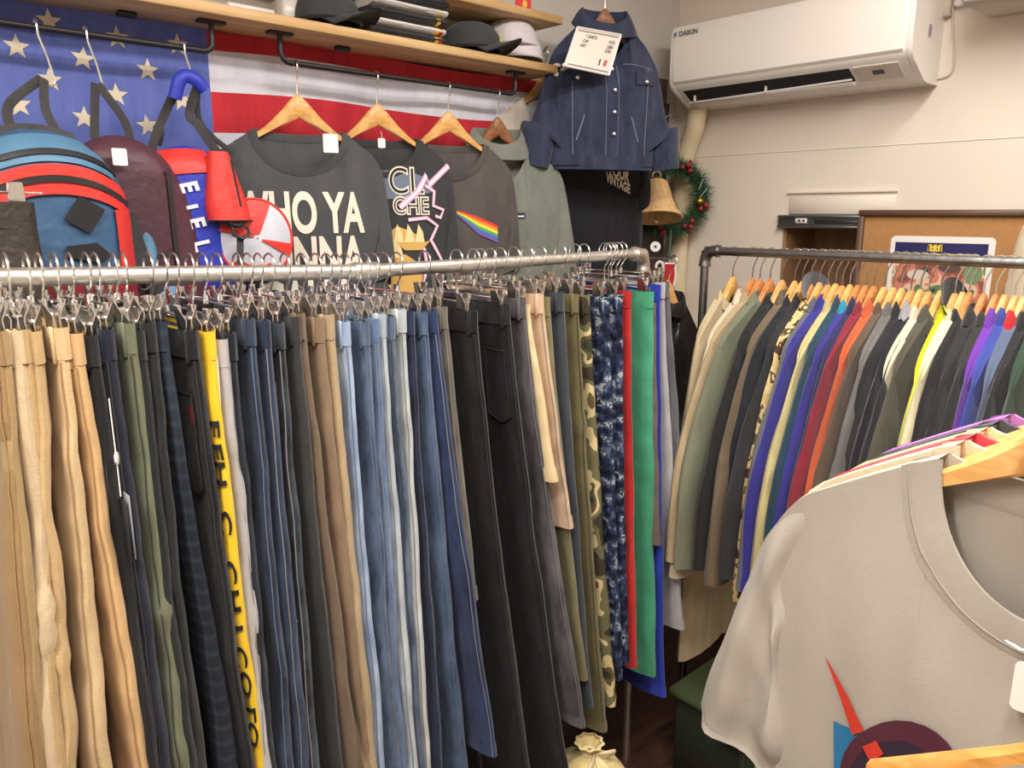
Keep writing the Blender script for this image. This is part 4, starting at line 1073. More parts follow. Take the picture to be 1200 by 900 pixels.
# 1 blue and red backpack
y1b = 1.56
pT = on_y(45, 150, y1b-.07)
bp = thing('backpack', 'steel blue and red nylon backpack with zips and a diamond patch', 'backpack', (pT.x, y1b, pT.z+.005), math.radians(6))
fr, w1, S1 = bag_shell(bp, DTEAL, .135, .37, .10, dome=.45, seed=5, p=3.2)
sl = lambda base, k=.0: (lambda u: base-2.6*u*u-k*u)
panel(bp, fr, 'top_panel', TEAL, -.10, .10, sl(-.058), sl(-.012), .003)
panel(bp, fr, 'zip', ZIP, -.112, .112, sl(-.046), sl(-.037), .007)
panel(bp, fr, 'red_band', BRED, -.122, .122, sl(-.080), sl(-.062), .005)
panel(bp, fr, 'zip', ZIP, -.125, .125, sl(-.091), sl(-.081), .009)
panel(bp, fr, 'red_band', BRED, -.127, .129, sl(-.110), sl(-.091), .006)
panel(bp, fr, 'side_red_panel', BRED, .088, .128, lambda u: -.245, lambda u: -.135, .006, 8, 10)
panel(bp, fr, 'bottom_band', BRED, -.12, .127, lambda u: -.257, lambda u: -.240, .007)
panel(bp, fr, 'bottom_panel', DKRED, -.12, .127, lambda u: -.36, lambda u: -.258, .006)
dpat = [(.0, -.112), (.040, -.135), (.012, -.175), (-.026, -.150)]
blob(bp, fr, 'diamond_patch', [(a+.028, b+.0) for a, b in dpat], SUEDE, .008)
blob(bp, fr, 'logo_patch', [(-.0, -.195), (.05, -.190), (.072, -.212), (.05, -.224), (-.0, -.212)], SUEDE, .007)
tp = on_y(50, 92, 1.63); lt = bp.matrix_basis.inverted() @ tp
for sg in (-1, 1):
    strap(bp, [(sg*.035+.005, -.02, -.012), (sg*.028+.006, .01, .035), (lt.x+sg*.002, lt.y, lt.z)], .016, BLACKW, 'carry_loop')
MB().grid(lambda u, v: (u, -.02-.03*v, .006-3*u*u-.02*v), lin(10, -.06, .06), lin(4)).build('top_cover', BLACKW, bp)
strap(bp, [(.10, -.01, -.05), (.135, -.01, -.11), (.15, -.02, -.19), (.16, -.03, -.24), (.19, -.02, -.31)], .03, BLACKW, 'shoulder_strap')
strap(bp, [(.125, .0, -.07), (.155, -.005, -.12), (.178, -.015, -.20), (.168, -.03, -.25)], .022, TEAL, 'strap_padding', th=.004)
MB().tube([(.148+.017*math.cos(a), -.04, -.262+.02*math.sin(a)) for a in [2*math.pi*k/16 for k in range(16)]], .003, 6, closed=True).build('strap_ring', ZIP, bp)
strap(bp, [(.20, -.02, -.28), (.195, -.025, -.33), (.15, -.03, -.40)], .05, NY(110, 156, 206, 'bag_light_blue'), 'loose_strap', th=.004)
hkx = on_y(42, 36, 1.66).x
rod_hook(hkx, 'chrome wire hook holding the blue and red backpack')
# 2 maroon backpack
p2 = on_y(143, 157, 1.58)
b2 = thing('backpack', 'plain maroon nylon backpack with black handle loop and white tag', 'backpack', (p2.x, 1.625, p2.z), math.radians(4))
f2, w2, S2 = bag_shell(b2, MAR, .11, .34, .055, dome=.4, seed=9, p=3.0, taper=.45)
panel(b2, f2, 'front_pocket', NY(74, 42, 54, 'bag_maroon_dark'), -.05, .062, lambda u: -.30, lambda u: -.075, .008)
panel(b2, f2, 'zip', ZIP, .066, .076, lambda u: -.26, lambda u: -.06, .008, 4, 12)
panel(b2, f2, 'lower_seam', ZIP, -.05, .06, lambda u: -.225, lambda u: -.219, .010)
lt = b2.matrix_basis.inverted() @ on_y(113, 98, 1.64)
for sg in (-1, 1): strap(b2, [(sg*.032-.006, -.005, -.008), (sg*.026-.006, 0, .03), (lt.x+sg*.002, lt.y, lt.z)], .016, BLACKW, 'carry_loop')
MB().prism(rr(.026, .030, .003), lambda a, b, d: (a-.022, f2(a-.022, -.03)-.026-d, b-.058), 0, .0012).build('white_tag', WHITE, b2, smooth=False)
rod_hook(on_y(100, 42, 1.66).x, 'chrome wire hook holding the maroon backpack')
# 3 red and blue sports bag
p3 = on_y(226, 172, 1.60)
b3 = thing('sports_bag', 'red and royal blue sports bag with white lettering and black straps', 'bag', (p3.x, 1.65, p3.z+.004), math.radians(-8))
f3, w3, S3 = bag_shell(b3, BBLUE, .082, .30, .055, dome=.25, seed=13, p=2.6, taper=.15)
panel(b3, f3, 'red_top', BRED, -.068, .07, lambda u: -.055+.1*u, lambda u: -.006-2*u*u, .004)
for ch, a, b in (('n', -.055, -.085), ('E', -.008, -.085), ('I', -.012, -.125), ('E', .0, -.155), ('L', .006, -.2)):
    vs, fs = text_poly(ch, .048, .002, .8)
    flat_print('lettering', (vs, fs), lambda u, v: (a+(v-.017)*.95+u*.25, f3(a+(v-.017), b-u)-.005, b-u+v*.2), plain('bag_print_white', C(232, 230, 236), .6), b3, .01)
# hanging side pocket
pk3 = MB()
def pkS(a, z):
    k = -z/.135; hw3 = lerp(.022, .047, min(1, k*1.3)); return (.052+.012*k+hw3*math.cos(a)*.9, -.055-.03*abs(math.sin(a))**.8*(1 if math.sin(a) < 0 else -.1)*lerp(.6, 1.1, k), z-.012+.10*0)
po3 = pk3.grid(pkS, [2*math.pi*i/24 for i in range(24)], [-.135*t for t in lin(12)], wrap=True).add([pkS(2*math.pi*i/24, -.135) for i in range(24)], [tuple(range(24))]).build('front_pocket', BRED, b3)
MB().tube([(.068+.010*k, -.088-.012*k, -.03-.09*k) for k in lin(6)], .0022, 5).build('zip', ZIP, po3)
MB().tube([(.064+.045*math.cos(a), -.060-.036*abs(math.sin(a)), -.148) for a in lin(12, math.pi, 2*math.pi)], .002, 5).build('piping', ZIP, po3)
strap(b3, [(.05, -.075, -.150), (.068, -.09, -.158), (.088, -.075, -.152)], .010, ZIP, 'buckle_bar', th=.008)
MB().tube([(.062, -.09, -.158), (.060, -.095, -.176), (.078, -.095, -.184), (.094, -.09, -.174), (.092, -.085, -.160)], .0035, 6).build('buckle', ZIP, b3)
strap(b3, [(.075, -.088, -.18), (.073, -.085, -.23), (.072, -.08, -.29)], .014, BLACKW, 'buckle_strap')
# round end of the bag
def rend(a, r): return (.118+r*.078*math.cos(a), -.048-.014*(1-r*r), -.185+r*.082*math.sin(a))
ew = MB().grid(rend, [2*math.pi*i/40 for i in range(40)], lin(8, 0.02, 1), wrap=True).build('round_end', FWH, b3)
MB().tube([rend(2*math.pi*i/40, 1) for i in range(40)], .003, 6, closed=True).build('end_piping', BRED, ew)
def wedge(a0, a1, r0=.12, r1=.97): return MB().grid(lambda a, r: tuple(q+(0, -.003, 0)[i] for i, q in enumerate(rend(a, r))), lin(10, a0, a1), lin(6, r0, r1))
wedge(1.1, 2.4).build('red_wedge', BRED, ew); wedge(-.5, -.15).build('red_wedge', BRED, ew); wedge(-.62+math.pi, -.2+math.pi).build('red_wedge', BRED, ew); wedge(3.9, 5.2, .7, .97).build('red_wedge', BRED, ew)
flat_print('end_letter', text_poly('K', .03, .002, .9), lambda u, v: (.112+u, -.066, -.262+v), BRED, ew)
MB().grid(lambda a, k: (lerp(.118, .05, k)+.080*math.cos(a), lerp(-.044, .02, k), -.185+.084*math.sin(a)), [2*math.pi*i/30 for i in range(30)], lin(4), wrap=True).build('barrel', BBLUE, b3)
lt3 = b3.matrix_basis.inverted() @ on_y(218, 92, 1.62)
strap(b3, [(-.075, .0, -.06), (-.055, -.01, .01), (-.035, 0, .05), (lt3.x-.02, lt3.y, lt3.z-.02)], .017, BLACKW, 'long_strap')
strap(b3, [(-.045, .01, -.0), (-.04, 0, .02), (-.035, .005, .05), (lt3.x-.012, lt3.y, lt3.z-.02)], .012, BLACKW, 'long_strap')
strap(b3, [(.075, -.03, -.03), (.050, -.03, .0), (.025, -.03, .04), (.015, -.01, .062), (lt3.x+.022, lt3.y, lt3.z-.01)], .018, BLACKW, 'long_strap')
strap(b3, [(.10, -.0, -.01), (.06, .0, .02), (.035, 0, .055), (lt3.x+.02, lt3.y, lt3.z-.01)], .012, BLACKW, 'long_strap')
strap(b3, [(lt3.x-.024, lt3.y, lt3.z-.04), (lt3.x-.015, lt3.y-.004, lt3.z-.008), (lt3.x, lt3.y-.004, lt3.z+.004), (lt3.x+.018, lt3.y-.004, lt3.z-.002), (lt3.x+.034, lt3.y, lt3.z-.018)], .026, BBLUE, 'grip_wrap', th=.010)
rod_hook(on_y(214, 57, 1.66).x, 'chrome wire hook holding the red and blue sports bag')
# 4 leather trousers at the open end
LEA = plain('brown_black_leather', C(56, 50, 44), .38, bump=.35, bs=60, var=.2, vs=10)
lx = on_y(38, 240, 1.37)
lt4, sc4 = trousers('dark brown leather trousers hanging in front of the blue and red backpack', LEA, (lx.x-.115, 1.37, lx.z+.002), L=.80, flare=.05, hw=.115, legw=.17, hemw=.16, th=.02, seed=77, rz=math.pi/2+.0, loops=False, wr=.008)
lh = thing('clip_hanger', 'chrome clip hanger holding the dark brown leather trousers', 'hanger', (lx.x-.115, 1.37, lx.z+.09), math.pi/2)
link_mesh('bar', CHV[3][1], lh)
for sg in (-1, 1): link_mesh('clip', CLIP, lh, (0, sg*.095, -.078))
MB().tube([(0, 0, -.06), (0, 0, .02), (.02, 0, .10), (.20, 0, .215), (.292, 0, RODZ-lx.z-.09+.03), (.305, 0, RODZ-lx.z-.09+.006)], .0018, 6).build('hook', CHROME, lh)

# ------------------------------------------------------------------ shelf goods
TOPZ = SZ+.021
CAPM = fabric(C(66, 68, 70), C(54, 56, 58), key='cap_grey'); CAPD = fabric(C(40, 40, 44), C(30, 30, 34), key='cap_dark'); CAPW = fabric(C(216, 208, 212), C(200, 192, 198), key='cap_white')
def cap(loc, rz, mat, under, label, logo=None, s=1.):
    t = thing('baseball_cap', label, 'cap', loc, rz)
    R_ = .078*s
    MB().grid(lambda a, k: (R_*math.cos(a)*math.cos(k)**.75, R_*1.12*math.sin(a)*math.cos(k)**.75, .075*s*math.sin(k)**.9+.010), [2*math.pi*i/28 for i in range(28)], lin(10, 0.0, math.pi/2-.02), wrap=True).build('crown', mat, t)
    # curved peak towards -y
    def pkf(u, v, o=0): return (u*R_*.95*(1-.12*v), -R_*1.05*math.sqrt(max(0, 1-(u*.93)**2))*(1)-v*.062*s*math.sqrt(max(0, 1-u*u*.8)), .020-.012*s*(u*u)*(1+v)+.016*v*(1-u*u)+o)
    b = MB().grid(lambda u, v: pkf(u, v, .0015), lin(16, -1, 1), lin(6)); b.build('peak', mat, t)
    MB().grid(lambda u, v: pkf(u, v, -.0015), lin(16, -1, 1), lin(6)).build('peak_underside', under, t)
    MB().sphere((0, 0, .085*s), .006, 8, 6, (1, 1, .6)).build('button', mat, t)
    MB().tube([(R_*1.005*math.cos(a), R_*1.125*math.sin(a), .012) for a in [2*math.pi*i/28 for i in range(28)]], .004, 6, closed=True).build('sweatband', under, t)
    if logo:
        MB().grid(lambda u, v: (u, -R_*1.12*math.sqrt(max(0, 1-(u/R_)**2))*.93-.004, .030+v), lin(6, -.014, .014), lin(4, 0, .018)).build('emblem', logo, t)
    return t
p = on_y(385, 20, 1.66)
cap((p.x, 1.675, TOPZ+.004), math.radians(32), CAPM, CAPD, 'grey baseball cap at the front of the pine shelf beside folded tees', None, .95)
p = on_y(352, 6, 1.68)
MBX = tag(MB().box((p.x-.02, 1.705, TOPZ+.03), (.05, .06, .058), .006).build('clear_case', plain('case_grey', C(200, 196, 190), .3)), 'small pale plastic case behind the grey cap on the shelf', 'case')
p = on_y(556, 45, 1.66)
cap((p.x, 1.675, TOPZ+.004), math.radians(38), CAPM, CAPD, 'dark grey cap with yellow emblem beside the white caps', plain('emblem_yellow', C(226, 214, 70), .7), .95)
for k, (px, py, lz) in enumerate(((612, 50, 0), (606, 40, .03))):
    p = on_y(px, py, 1.66)
    cap((p.x, 1.69, TOPZ+.004+lz), math.radians(150), CAPW, CAPW, ('white cap with dark emblem, lower one of the pair at the shelf end', 'white cap stacked on the other white cap at the shelf end')[k], plain('emblem_dark', C(60, 58, 62), .7) if k == 0 else None, 1.0)
# folded tees in a stack
def folded(loc, rz, w, d, h, mat, label, stripe=None, seed=0):
    t = thing('folded_t_shirt', label, 't-shirt', loc, rz, 'folded tees on the shelf')
    def Sf(a, k):
        c, s_ = math.cos(a), math.sin(a); cc = math.copysign(abs(c)**.6, c); ss = math.copysign(abs(s_)**.85, s_)
        return (lerp(-w/2, w/2, k)*(1-.0), cc*d/2*(1+.02*nz(k*5, seed)), h/2+ss*h/2*(1+.12*nz(k*6+seed, c*2)))
    ks = [0, .02]+lin(14, .06, .94)+[.98, 1]
    MB().grid(Sf, [2*math.pi*i/24 for i in range(24)], ks, wrap=True).add([Sf(2*math.pi*i/24, 0) for i in range(24)], [tuple(range(24))]).add([Sf(2*math.pi*i/24, 1) for i in range(24)], [tuple(range(24))]).build('bundle', mat, t)
    MB().tube([(lerp(-w/2, w/2, k)*.99, -d/2*1.0, h*.5+.002*nz(k*7, seed)) for k in lin(12)], .0025, 5).build('fold_edge', mat, t)
    if stripe:
        for i, m in enumerate(stripe):
            k0 = .86+i*.05
            MB().grid(lambda a, k: tuple(q*1.012 if j else q for j, q in enumerate(Sf(a, k))), lin(14, math.pi*.75, math.pi*1.3), [k0, k0+.025, k0+.05]).build('stripe', m, t)
    return t
FW = fabric(C(228, 222, 218), C(212, 206, 204), key='folded_white'); FB = fabric(C(52, 52, 56), C(40, 40, 44), key='folded_black')
pa = on_y(478, 38, 1.62)
YS = [plain('stripe_yellow', C(232, 200, 60), .8), plain('stripe_red', C(190, 50, 52), .8)]
z_ = TOPZ
for k, (m, lab, st) in enumerate(((FB, 'folded black tee, lowest of the stack on the pine shelf', YS), (FW, 'folded white tee directly on the lowest black one', YS), (FB, 'folded black tee in the middle of the stack on the shelf', [YS[0]]), (FW, 'folded white tee near the top of the stack on the shelf', [plain('emblem_pale_yellow', C(214, 206, 120), .8)]), (FB, 'folded black tee, topmost of the stack on the shelf', None))):
    folded((pa.x+.004*k-.004, 1.672+.002*(k % 2), z_), 0, .215, .128, .021, m, lab, st, k*3.1); z_ += .0215
# papers and a pale box by the shelf bracket
p = on_y(290, 3, 1.64)
tag(MB().box((p.x, 1.655, TOPZ+.006), (.10, .07, .012), .002).build('sticker_pack', plain('pack_grey', C(206, 204, 204), .4, var=.15, vs=60)), 'flat pale packet lying on the pine shelf above the flag', 'packet')
# upper shelf red card
p = on_y(618, 2, 1.60)
rcx = thing('card_stand', 'small red card with yellow mark on the upper pine shelf', 'card', (p.x, 1.615, 2.136), math.radians(-10))
MB().prism(rr(.05, .07, .004), lambda a, b, d: (a, d, b), 0, .003).build('card', plain('card_red', C(206, 40, 40), .5), rcx, smooth=False)
MB().sphere((.004, -.001, .012), .008, 10, 6, (1, .2, 1.2)).build('yellow_mark', plain('card_yellow', C(226, 180, 60), .5), rcx)
# price sign clipped to the shelf end
c0 = on_y(676, 32, 1.50); c1 = on_y(727, 41, 1.50); c2 = on_y(713, 88, 1.50); c3 = on_y(661, 77, 1.50)
sg = thing('price_sign', 'clear plastic price sign listing tees caps and hats at the shelf end', 'sign', c3)
def sgf(u, v, o=0): # u 0..1 left to right, v 0..1 bottom to top
    a = c3.lerp(c2, u); b = c0.lerp(c1, u); q = a.lerp(b, v)-c3; return (q.x, q.y-o, q.z)
ACR = plain('acrylic_frame', C(232, 226, 222), .2)
MB().prism([(0, 0), (1, 0), (1, 1), (0, 1)], lambda a, b, d: sgf(a, b, d), 0, .002).build('card', plain('sign_card', C(236, 228, 218), .6), sg, smooth=False)
for (a0, b0, a1, b1) in ((0, 0, 1, 0), (1, 0, 1, 1), (1, 1, 0, 1), (0, 1, 0, 0)):
    MB().tube([sgf(a0, b0, .002), sgf(a1, b1, .002)], .0028, 6).build('frame_edge', ACR, sg)
for v in (.06, .93): MB().grid(lambda u, k: sgf(u, v-.014+k*.028, .003), [.04, .96], [0, 1]).build('slot_line', plain('slot_grey', C(140, 132, 130), .5), sg, smooth=False)
SW = (c2-c3).length; SHh = (c0-c3).length
INKP = plain('sign_ink', C(70, 66, 66), .7)
for txt, u, v, sz_, al in (('T SHIRTS', .36, .78, .0125, 0), ('CAP', .26, .66, .0125, 0), ('HAT', .24, .54, .0125, 0), ('4,510', .84, .74, .0125, 0), ('3,850', .83, .62, .0125, 0), ('3,930', .81, .51, .0125, 0)):
    flat_print('sign_text', text_poly(txt, sz_, .0002, .9), lambda a, b: sgf(u+a/SW, v+b/SHh, .0032), INKP, sg)
flat_print('sign_logo', text_poly('S', .022, .001, .7), lambda a, b: sgf(.70+a/SW, .19+b/SHh, .0032), INKP, sg)
flat_print('sign_logo', text_poly('00', .022, .001, .6), lambda a, b: sgf(.83+a/SW, .19+b/SHh, .0032), plain('sign_red', C(206, 70, 56), .6), sg)
# clamp from the shelf end to the sign
ce = Vector((1.672, 1.61, 1.995))-c3
cl = MB()
cl.tube([ce, ce*.6+Vector((.01, -.01, .004)), Vector((0, 0, .002))], .005, 8)
cl.build('clamp_arm', plain('clamp_white', C(226, 220, 210), .35), sg)
MB().box(ce+Vector((-.01, 0, 0)), (.028, .02, .036), .004).build('clamp_jaw', plain('clamp_white', C(226, 220, 210), .35), sg)

# ------------------------------------------------------------------ wreath, bell and small ornaments in the corner
wc = on_x(786, 232, 2.30)
wr_ = thing('wreath', 'green christmas wreath with red berries hanging in the corner by the pipe', 'wreath', wc, 0)
wa = Vector((-.70, -.66, 0)).normalized(); wu = Vector((0, 0, 1)); ws = wa.cross(wu)*-1
def wpt(a, r, o): return wu*(math.sin(a)*r)+ws*(math.cos(a)*r)+wa*o
RW = .108
MB().tube([wpt(2*math.pi*k/36, RW, 0) for k in range(36)], .018, 8, closed=True).build('ring', plain('wreath_core', C(40, 60, 40), .9), wr_)
nd = MB(); rnd = random.Random(5)
for i in range(3600):
    a = rnd.uniform(0, 2*math.pi); b = rnd.uniform(0, 2*math.pi); rr_ = .012
    base = wpt(a, RW+rr_*math.cos(b), rr_*math.sin(b)); tip = wpt(a+rnd.uniform(-.28, .28), RW+(rr_+rnd.uniform(.016, .045))*math.cos(b), (rr_+rnd.uniform(.016, .042))*math.sin(b))
    d = (tip-base); n_ = d.orthogonal().normalized()*.0011; m_ = d.cross(n_).normalized()*.0011
    nd.add([base+n_, base-n_*.5+m_, base-n_*.5-m_, tip], [(0, 1, 3), (1, 2, 3), (2, 0, 3)])
no = nd.build('needles', plain('needle_green', C(50, 92, 58), .7, var=.35, vs=40), wr_, smooth=False, fix=False); no['kind'] = 'stuff'
BER = plain('berry_red', C(150, 34, 42), .35)
for a, k in ((1.0, 3), (-1.1, 3), (-1.9, 2), (-.35, 2)):
    for i in range(k):
        q = wpt(a+.14*i, RW+.012*(i % 2), .03+.006*(i % 2)); MB().sphere(q, .009, 10, 7).build('berry', BER, wr_)
    q = wpt(a+.1, RW+.02, .028)
    MB().sphere(q, .012, 8, 6, (.6, .6, 1.2)).build('bow', plain('bow_maroon', C(120, 46, 50), .7), wr_)
MB().sphere(wpt(-.12, RW-.012, .034), .0125, 14, 10).build('gold_bauble', plain('bauble_gold', C(220, 180, 60), .18, 1.0), wr_)
for a in (.0, .3): MB().tube([wpt(a, RW-.012, .03), wpt(a+.25, RW+.01, .05)], .0016, 5).build('silver_twig', plain('twig_silver', C(200, 200, 205), .4), wr_)
for dx in (-.02, -.012, .0): MB().tube([wpt(-1.57, RW, .015)+Vector((dx, dx, 0)), wpt(-1.57, RW+.05, .02)+Vector((dx*1.2, dx, 0)), wpt(-1.57, RW+.11, .012)+Vector((dx*1.5, dx, 0))], .004, 6).build('ribbon_tail', plain('ribbon_green', C(76, 104, 84), .6), wr_)
# bell in front of the wreath
bc = on_x(769, 254, 2.17)
bl = thing('bell', 'large golden fabric bell ornament hanging in front of the wreath', 'bell', bc, 0)
GB = wood('bell_gold', C(236, 200, 146), C(214, 170, 112), (40, 40, 3), .45)
tilt = .28
def blp(r, z, a):
    v = Vector((r*math.cos(a), r*math.sin(a), z)); v = v*1.45
    # tip the mouth towards the room
    y = v.dot(wa); v = v-wa*y; z_n = v.z*math.cos(tilt)-(-y)*math.sin(tilt)*-1*0; 
    v2 = wa*(y*math.cos(tilt)-v.z*math.sin(tilt))+Vector((v.x, v.y, 0))+Vector((0, 0, v.z*math.cos(tilt)+y*math.sin(tilt)))
    return v2
prof = [(.020, .086), (.026, .080), (.030, .066), (.036, .045), (.043, .025), (.051, .010), (.058, .002), (.060, -.003), (.057, -.004), (.050, .006), (.040, .022), (.028, .05), (.016, .07)]
MB().grid(lambda a, i: blp(prof[int(i)][0]*(1+.03*math.sin(a*14)*(1 if int(i) < 7 else 0)), prof[int(i)][1], a), [2*math.pi*k/56 for k in range(56)], list(range(len(prof))), wrap=True).build('shell', GB, bl)
MB().tube([blp(.060, -.002, 2*math.pi*k/40) for k in range(40)], .003, 6, closed=True).build('rim', GB, bl)
MB().tube([blp(0, .088, 0)+ws*(.014*math.cos(a))+Vector((0, 0, .014+.014*math.sin(a))) for a in [2*math.pi*k/20 for k in range(20)]], .003, 6, closed=True).build('ring', plain('bell_ring', C(190, 160, 110), .4), bl)
MB().sphere(blp(0, .092, 0), .012, 10, 8, (1.4, 1.4, .6)).build('bow', plain('bow_brown', C(96, 66, 48), .7), bl)
MB().tube([blp(.03, .07, 5.2), blp(.052, .012, 5.3)], .0015, 5).build('cord', plain('cord_brown', C(110, 80, 60), .8), bl)
MB().tube([blp(.0, .05, 0), blp(0, -.008, 0)], .0015, 5).build('clapper_cord', plain('cord_brown', C(110, 80, 60), .8), bl)
MB().sphere(blp(0, -.012, 0), .008, 8, 6).build('clapper', plain('bell_ring', C(190, 160, 110), .4), bl)
MB().tube([blp(0, .116, 0), blp(0, .116, 0)+Vector((.02, .03, .06)), Vector((2.33-bc.x, DA-.045-bc.y, 1.86-bc.z))], .001, 4).build('hanging_cord', plain('cord_brown', C(110, 80, 60), .8), bl)
# S hook
sp = on_x(783, 150, 2.28)
tag(MB().tube([tuple(sp+ws*x+wu*z) for x, z in [interp([(.022, .030), (.010, .042), (-.008, .036), (-.012, .018), (.0, .002), (.010, -.016), (.008, -.034), (-.006, -.040)], t) for t in lin(26)]], .0022, 6).build('s_hook', CHROME), 'bare chrome s shaped hook hanging above the wreath', 'hook')
# star badge on a dark strap
bp_ = on_x(768, 289, 2.12)
bd_ = thing('badge', 'round white badge with a dark blue star below the bell', 'badge', bp_, 0)
def bdp(x, z, o): return ws*x+wu*z+wa*o
MB().add([bdp(.017*math.cos(2*math.pi*k/24), .017*math.sin(2*math.pi*k/24), o) for o in (0, .003) for k in range(24)], [tuple(range(24)), tuple(range(24, 48))]+[(k, (k+1) % 24, 24+(k+1) % 24, 24+k) for k in range(24)]).build('disc', WHITE, bd_, smooth=False)
vs, fs = star_poly(.008); flat_print('star', (vs, fs), lambda a, b: bdp(a, b, .0035), plain('star_navy', C(40, 48, 110), .6), bd_)
MB().tube([bdp(0, .015, -.001), bdp(-.002, .06, -.01)], .0012, 5).build('cord', BLACKP, bd_)
# red and white stocking
sp = on_x(783, 325, 2.14)
st_ = thing('christmas_stocking', 'small red felt stocking ornament with white trim behind the rack elbow', 'ornament', sp, 0)
ol = [(-.012, .045), (.018, .045), (.020, .0), (.016, -.022), (.006, -.03), (-.006, -.026), (-.016, -.018), (-.018, -.006), (-.010, .004)]
MB().prism(ol, lambda a, b, d: tuple(bdp(a, b, d)), -.007, .007).build('sock', plain('felt_red', C(186, 38, 44), .95), st_)
MB().tube([tuple(bdp(a, b, .0)) for a, b in [(-.014, .045), (.021, .045), (.024, 0), (.018, -.026)]], .005, 6).build('trim', plain('felt_white', C(232, 224, 218), .95), st_)
MB().tube([tuple(bdp(-.03+.012*math.cos(a), .034+.018*math.sin(a), .004)) for a in lin(12, 0, math.pi*1.4)], .005, 6).build('loop', plain('felt_white', C(232, 224, 218), .95), st_)

# ------------------------------------------------------------------ black jacket past the trousers' end
LE2 = plain('black_leather', C(26, 25, 27), .38, bump=.4, bs=40, var=.2, vs=10)
bq = on_y(806, 372, 1.33)
hl = wood_hanger_meshes(WOODH, .15, 1.0, hook_r=.0165, stem=.05)
BJ = (1.915, 1.385, 1.40)
bj = thing('leather_jacket', 'black leather jacket hanging between the two racks', 'jacket', BJ, 0)
bj.rotation_euler = (0, .24, -.25)
garment(bj, LE2, W=.19, L=.50, nh=.07, sd=.12, fd=.09, bd=.01, T=.03, sleeve='long', seed=61, z0=-.042, slen=.36, sout=.0, swid=.12, rib=False, sth=.03, wr=.014)
fold_collar(bj, LE2, .072, -.045, .04, 1.25, 4)
th_ = thing('wooden_hanger', 'pale wooden hanger inside the black leather jacket', 'hanger', BJ, 0)
th_.rotation_euler = (0, .24, -.25)
link_mesh('arms', hl[0], th_); link_mesh('hook', hl[1], th_)
sr = thing('wall_hook', 'long steel wall hook behind the black leather jacket', 'hook', (BJ[0]+.02, DA, BJ[2]+hl[2]-.010))
MB().tube([(0, 0, 0), (0, BJ[1]+.005-DA, 0), (0, BJ[1]-.012-DA, .012)], .0035, 8).build('arm', CHROME, sr)
MB().box((0, -.003, 0), (.03, .006, .05), .002).build('plate', CHROME, sr)
# ------------------------------------------------------------------ crate, drawstring bag, boxes on the floor
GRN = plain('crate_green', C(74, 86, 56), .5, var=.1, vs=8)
cx0, cx1, cy0, cy1 = 1.63, 2.30, .25, 1.12
ct = thing('storage_crate', 'olive green lidded storage crate under the jacket rack', 'crate', ((cx0+cx1)/2, (cy0+cy1)/2, 0))
W_, D_ = cx1-cx0, cy1-cy0
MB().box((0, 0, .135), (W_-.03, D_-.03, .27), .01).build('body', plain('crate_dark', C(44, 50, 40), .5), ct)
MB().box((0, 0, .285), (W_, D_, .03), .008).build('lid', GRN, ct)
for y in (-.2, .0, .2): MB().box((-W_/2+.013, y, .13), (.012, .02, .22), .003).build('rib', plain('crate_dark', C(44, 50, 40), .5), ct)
MB().box((-W_/2-.002, .22, .25), (.014, .08, .05), .004).build('latch', plain('latch_black', C(30, 30, 30), .5), ct)
BAGM = fabric(C(224, 204, 148), C(206, 184, 126), key='cream_cotton_bag')
bgx = thing('drawstring_bag', 'cream cotton drawstring bag tied at the top standing under the trousers', 'bag', (1.225, 1.055, 0))
prof = [(r_*1.15, z_*1.13) for r_, z_ in ((.09, 0), (.115, .02), (.125, .08), (.12, .16), (.10, .22), (.07, .262), (.03, .292), (.014, .300), (.013, .306), (.022, .316), (.03, .326), (.024, .327))]
MB().grid(lambda a, i: ((prof[int(i)][0]*(1+.07*math.sin(a*9+i*.4)*(1 if 3 < i else .3)+.06*nz(math.cos(a)*2, math.sin(a)*2, i*.3)))*math.cos(a), prof[int(i)][0]*(1+.07*math.sin(a*9+i*.4)*(1 if 3 < i else .3))*math.sin(a), prof[int(i)][1]), [2*math.pi*k/54 for k in range(54)], list(range(len(prof))), wrap=True).build('sack', BAGM, bgx)
CORD = plain('cord_cream', C(226, 212, 170), .8)
MB().tube([(.016*math.cos(a), .016*math.sin(a), 0.342) for a in [2*math.pi*k/18 for k in range(18)]], .005, 6, closed=True).build('drawstring', CORD, bgx)
for s_ in (-1, 1):
    strap(bgx, [(0, -.016, 0.342), (s_*.025-.01, -.04, 0.353), (s_*.045-.005, -.045, 0.346), (s_*.03, -.035, 0.334), (0, -.018, 0.341)], .012, CORD, 'bow_loop', th=.003)
    strap(bgx, [(0, -.018, 0.341), (s_*.012, -.05, 0.316), (s_*.02, -.085, 0.271)], .010, CORD, 'bow_tail', th=.003)
# dark boot like box behind
bx_ = thing('cardboard_box', 'dark brown cardboard box on the floor behind the drawstring bag', 'box', (1.42, 1.45, 0), .1)
MB().box((0, 0, .09), (.34, .24, .18), .004).build('carton', plain('carton_dark', C(64, 44, 34), .8), bx_)
MB().box((0, 0, .182), (.345, .245, .012), .003).build('lid', plain('carton_dark', C(64, 44, 34), .8), bx_)

